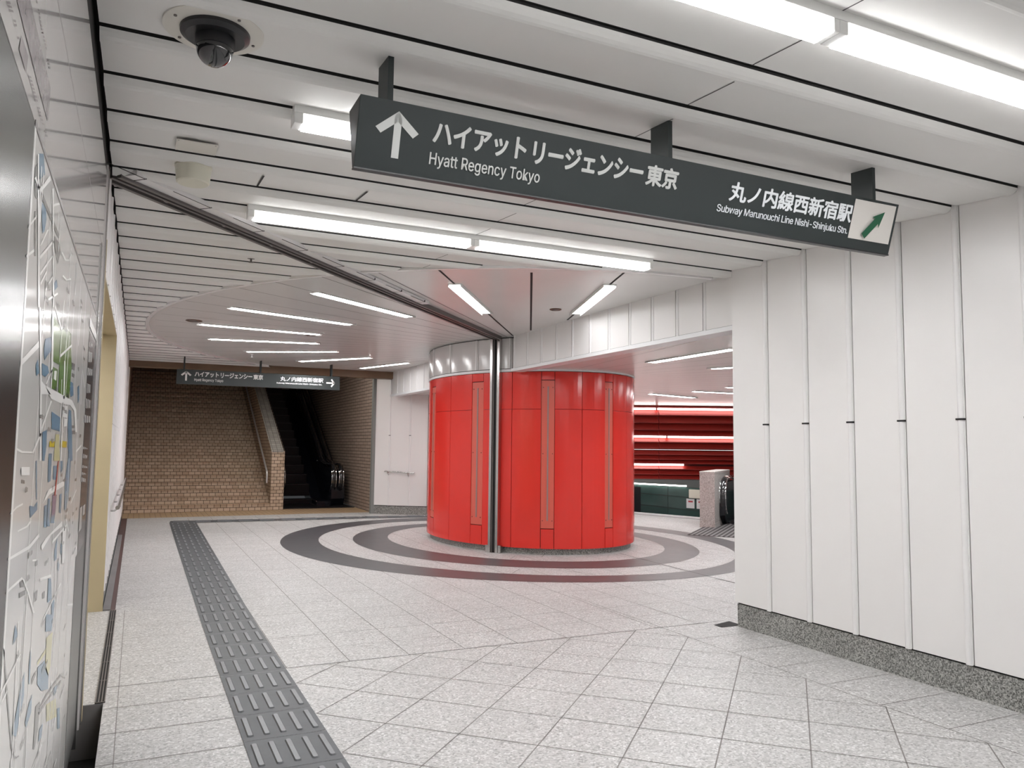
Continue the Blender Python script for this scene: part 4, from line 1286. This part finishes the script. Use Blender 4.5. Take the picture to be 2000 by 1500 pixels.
# ---- escalator beside the stairs
ES = thing('escalator', 'dark escalator rising beside the brick parapet with chrome edged black handrails', 'escalator', (3.75, 19.0, 0))
TA = math.tan(radians(30))
def esc_path(h, y0=19.42, r=.33, yk=20.45, y1=25.6):
    """closed-looking side path of a handrail: newel loop, flat part, incline"""
    pts = []
    for i in range(0, 13):
        t = radians(-90 - 15 * i)
        pts.append((y0 + r * cos(t), h - r + r * sin(t)))
    pts = [(y0 + .5, h - 2 * r)] + pts + [(y0 + .6, h), (yk - .35, h + .01), (yk + .1, h + .07), (yk + .5, h + .07 + .4 * TA)]
    pts.append((y1, pts[-1][1] + (y1 - yk - .5) * TA))
    return pts
for side, xs in (('left', (3.14,)), ('right', (4.35, 4.53))):
    for xh in xs:
        b = MB()
        b.tube([(xh, yy, z) for yy, z in esc_path(1.01)], .034, 'hrail', 10, sx=1.25)
        b.build('handrail', ES, smooth=True, label='black rubber handrail')
        b = MB()
        for dx in (-.052, .052):
            b.tube([(xh + dx, yy, z) for yy, z in esc_path(1.0, 19.42, .325)], .013, 'chrome', 8)
        b.build('handrail_guide', ES, smooth=True, label='chrome guide under the handrail')
def side_panel(x0, x1, h, m, nm, yf=19.14):
    b = MB()
    prof_ = [(yf + .12, 0), (yf, .18), (yf + .02, h - .5), (yf + .12, h - .15), (yf + .3, h), (20.0, h), (20.6, h + .30 * TA + .04), (25.6, h + .04 + 5.3 * TA), (25.6, 3.05), (20.6, .14), (20.0, 0)]
    b.extrude([(0, a, c) for a, c in prof_], (x0, 0, 0), (x1, 0, 0), m)
    return b.build(nm, ES)
side_panel(3.075, 3.17, .90, 'navy', 'left_balustrade')
side_panel(4.30, 4.37, .92, 'navy', 'right_balustrade')
side_panel(4.37, 4.64, .86, 'navy', 'deck', 19.22)
b = MB()
b.extrude([(0, 19.5, 0), (0, 19.5, .10), (0, 20.25, .14), (0, 20.75, .42), (0, 25.6, .42 + 4.85 * TA), (0, 25.6, 2.0), (0, 20.75, 0)], (4.03, 0, 0), (4.30, 0, 0), 'navy')
b.build('skirt', ES)
b = MB()
b.extrude([(0, 19.5, .115), (0, 20.25, .15), (0, 20.75, .435), (0, 25.6, .435 + 4.85 * TA), (0, 25.6, .41 + 4.85 * TA), (0, 20.75, .41), (0, 20.25, .125), (0, 19.5, .09)], (4.015, 0, 0), (4.03, 0, 0), 'steel')
b.extrude([(0, 20.9, .90 + .3 * TA), (0, 25.6, .90 + 5.0 * TA), (0, 25.6, .88 + 5.0 * TA), (0, 20.9, .88 + .3 * TA)], (4.285, 0, 0), (4.30, 0, 0), 'steel')
b.build('trim_strip', ES, label='thin bright steel trim lines')
for i in range(15):
    b = MB()
    y0 = 20.0 + .40 * i
    z1 = .02 + (.231 * (i + 1) if i > 0 else .10)
    b.box(3.17, 4.015, y0, y0 + .42, z1 - .30, z1, 'rubber')
    b.box(3.17, 4.015, y0 - .004, y0, z1 - .012, z1 - .004, 'black')
    b.build('step', ES)
b = MB()
b.box(3.07, 4.74, 18.62, 20.0, .001, .012, 'black')
for i in range(14):
    b.box(3.2 + .055 * i, 3.21 + .055 * i, 18.9, 20.0, .012, .015, 'rubber')
b.build('landing_plate', ES)

# ---- side hall: red louvres, green wall, granite pedestal and second escalator
def lz(px):
    return 1.5 + (877 - px) * LD / 1529.6
lv = thing('louvre_wall', 'wall of horizontal red louvre boards in the side hall', 'louvre wall', lou(4.8, 0, 0))
def py(v): return 780 + v / 5.36
bands = [(36, 100), (128, 187), (190, 264), (266, 336), (338, 392), (418, 466), (470, 530), (548, 592), (594, 642), (646, 684), (706, 744), (748, 796), (798, 842)]
for a, c in bands:
    z1, z0 = lz(py(a)), lz(py(c))
    b = MB()
    pr_ = [lou(0, .02, z1), lou(0, .13, z0 + .02), lou(0, .13, z0), lou(0, .10, z0), lou(0, .0, z1 - .03)]
    o0 = Vector(lou(0, 0, 0))
    off = [tuple(Vector(p) - o0) for p in pr_]
    for s0, s1 in ((1.5, 3.77), (3.782, 7.2)):
        b.extrude(off, Vector(lou(s0, 0, 0)), Vector(lou(s1, 0, 0)), 'louver')
    b.build('louvre_board', lv)
b = MB()
b.obox(lou(1.4, -.02, .3), LR * 5.9, FWD * .06, (0, 0, 2.4), 'redcore')
b.obox(lou(1.4, .10, .38), LR * 5.9, FWD * .12, (0, 0, lz(py(842)) - .38 - .005), 'greyband')
b.build('backing', lv, label='dark red backing with a grey lower band')
def strip_light(s0, s1, z, label, d=.055, t=.045, em='tube2'):
    o = thing('strip_light', label, 'strip light', lou((s0 + s1) / 2, d, z), 'strip lights between the red louvres')
    b = MB()
    b.obox(lou(s0 + .02, d + t, z - t / 2), LR * (s1 - s0 - .04), FWD * t, (0, 0, t), em)
    b.build('diffuser', o, label='glowing white tube')
    b = MB()
    b.obox(lou(s0, d, z - t / 2 - .004), LR * .02, FWD * -t * 0 + FWD * .04, (0, 0, t + .008), 'tubee')
    b.build('end_cap', o)
strip_light(1.7, 3.72, lz(py(116)), 'top strip light of the red louvre wall, left length')
strip_light(3.75, 6.9, lz(py(116)), 'top strip light of the red louvre wall, right length')
strip_light(1.7, 3.98, lz(py(405)), 'middle strip light of the red louvre wall, left length')
strip_light(4.01, 6.9, lz(py(407)), 'middle strip light of the red louvre wall, right length')
strip_light(1.7, 4.43, lz(py(694)), 'lower short strip light of the red louvre wall ending near the granite pedestal')
strip_light(1.7, 6.9, lz(py(539)), 'thin pale strip between the middle and lower red louvres, given a faint glow', .10, .008, 'tubes')  # pale strip, its brightness put in as a faint glow

gq = Vector((10.984, 16.107, 0))
def gp_(s, z, o=0.0):
    v = gq + ED * s - EN * o
    return (v.x, v.y, z)
gw = thing('green_wall', 'dark green tiled wall across the void below the red louvres', 'wall panel', gp_(1, 0))
b = MB()
b.obox(gp_(-1.6, -3.0), ED * 5.0, EN * .1, (0, 0, 3.60), 'gwall')
b.build('green_tiles', gw, label='glossy dark green tiles')
b = MB()
for s0, s1, za, zb in ((-1, 3.2, .43, .32), (-1, 3.2, .16, .03), (-1, 3.2, -.1, -.22)):
    b.obox(gp_(s0, za, .004), Vector(gp_(s1, zb, .004)) - Vector(gp_(s0, za, .004)), EN * .006, (0, 0, .012), 'gseam')
for s in (-.9, .10, 1.0, 1.9):
    b.obox(gp_(s, -3, .004), ED * .008, EN * .006, (0, 0, 3.6), 'gseam')
b.build('joint', gw, label='dark tile joints')
b = MB()
b.obox(gp_(-.6, -3, .006), ED * .82, EN * .012, (0, 0, 3.55), 'black')
b.build('dark_bay', gw, label='black bay at the left end')
o = thing('strip_light', 'strip light along the top of the dark green wall', 'strip light', gp_(.5, .64), 'strip lights between the red louvres')
b = MB()
b.obox(gp_(-.25, .615, .05), ED * 1.77, EN * .04, (0, 0, .028), 'tube2')
b.build('diffuser', o)
bx = MB()
bx.obox(gp_(1.60, .36, .05), ED * .36, EN * .05, (0, 0, .20), 'cream')
tag(bx.build('wall_box', bevel=.01), 'pale cream box on the dark green wall above the paper notices', 'box')
for s, lb in ((1.52, 'white notice with a red bar on the green wall, left of the pair'), (1.79, 'white notice with a red bar on the green wall beside the granite pedestal')):
    o = thing('notice', lb, 'notice', gp_(s, .2), 'white notices on the green wall')
    b = MB()
    b.obox(gp_(s, .13, .02), ED * .21, EN * .008, (0, 0, .215), 'notice')
    b.build('sheet', o)
    b = MB()
    b.obox(gp_(s + .05, .265, .0215), ED * .12, EN * .002, (0, 0, .035), 'nred')
    b.build('red_bar', o, label='red bar')
kb = MB()
kb.obox(tuple(q0 - EN * .02), (q1 - q0), EN * .10, (0, 0, .035), 'lip')
kb.obox(tuple(q0 - EN * .10), (q1 - q0), EN * .07, (0, 0, .004), 'gutter')
struct('trim_4', kb)
vd = MB()
vd.obox(gp_(-3.0, -3.1, 1.5), ED * 9.0, EN * 3.0, (0, 0, .1), 'dark')
struct('void_floor', vd)

pf = Vector((.76, .65, 0)).normalized()
pe = Vector((pf.y, -pf.x, 0))
pd = Vector((9.74, 12.06, 0))
ped = thing('granite_pedestal', 'speckled granite pedestal wall beside the side hall escalator', 'pedestal', tuple(pd))
b = MB()
b.obox(tuple(pd + Vector((0, 0, .085))), pe * .28, pf * 1.9, (0, 0, .965), 'pedestal')
b.build('body', ped)
b = MB()
b.obox(tuple(pd - pe * .004 - pf * .004), pe * .288, pf * 1.9, (0, 0, .083), 'pedestal')
b.build('base_course', ped)
b = MB()
b.obox(tuple(pd - pe * .003 - pf * .003 + Vector((0, 0, 1.005))), pe * .286, pf * 1.9, (0, 0, .055), 'pedestal')
b.build('cap_course', ped, bevel=.01)
e2 = thing('escalator', 'second escalator in the side hall with black handrail beside the granite pedestal', 'escalator', tuple(pd + pe * .6 + pf * .5))
eo = pd + pe * .34 + pf * .42
def ep(d, z, w=0.0):
    v = eo + pf * d + pe * w
    return (v.x, v.y, z)
loop = [ep(.45 + .36 * cos(radians(a)), .56 + .36 * sin(radians(a))) for a in range(250, 89, -10)]
loop = loop + [ep(1.4, .92), ep(2.0, .85), ep(5.0, -.9)]
b = MB()
b.tube(loop, .036, 'hrail', 10, sx=1.2)
b.build('handrail', e2, smooth=True, label='black rubber handrail')
b = MB()
for w_ in (-.055, .055):
    b.tube([ep(.45 + .35 * cos(radians(a)), .56 + .35 * sin(radians(a)), w_) for a in range(250, 89, -10)] + [ep(1.4, .91, w_), ep(2.0, .84, w_), ep(5.0, -.91, w_)], .016, 'chrome', 8)
b.build('handrail_guide', e2, smooth=True, label='chrome guide under the handrail')
b = MB()
pr_ = [(.42, .0), (.10, .20), (.12, .66), (.30, .84), (1.4, .84), (2.0, .76), (5.0, -1.0), (5.0, -1.8), (2.0, -.1)]
b.extrude([tuple(pf * d + Vector((0, 0, z))) for d, z in pr_], eo - pe * .05, eo + pe * .05, 'navy')
b.build('balustrade', e2)
b = MB()
b.obox(ep(.18, .30, -.07), pf * .02, pe * .14, (0, 0, .34), 'steel')
for i in range(4):
    b.obox(ep(.172, .36 + .06 * i, -.012), pf * .01, pe * .024, (0, 0, .024), 'black')
b.build('control_plate', e2, label='steel plate with four dark buttons')
b = MB()
b.obox(tuple(eo - pe * .25 - pf * .0 + pf * .25), pe * 1.6, pf * 2.2, (0, 0, .42), 'black') if False else b.obox(ep(.55, .02, .06), pe * 1.0, pf * 1.3, (0, 0, .02), 'black')
b.build('first_step', e2)
b = MB()
b.obox(ep(-1.9, .001, -.28), pe * 1.5, pf * 2.4, (0, 0, .010), 'gutter')
for i in range(18):
    b.obox(ep(-1.9, .011, -.27 + .083 * i), pe * .035, pf * 2.4, (0, 0, .004), 'seam')
b.build('landing_plate', e2, label='ribbed grey landing plate')
b = MB()
b.tube([ep(.45 + .36 * cos(radians(a)), .56 + .36 * sin(radians(a)), 1.15) for a in range(250, 89, -10)] + [ep(1.4, .92, 1.15), ep(2.0, .85, 1.15), ep(5.0, -.9, 1.15)], .036, 'hrail', 10, sx=1.2)
b.build('handrail', e2, smooth=True, label='black rubber handrail')
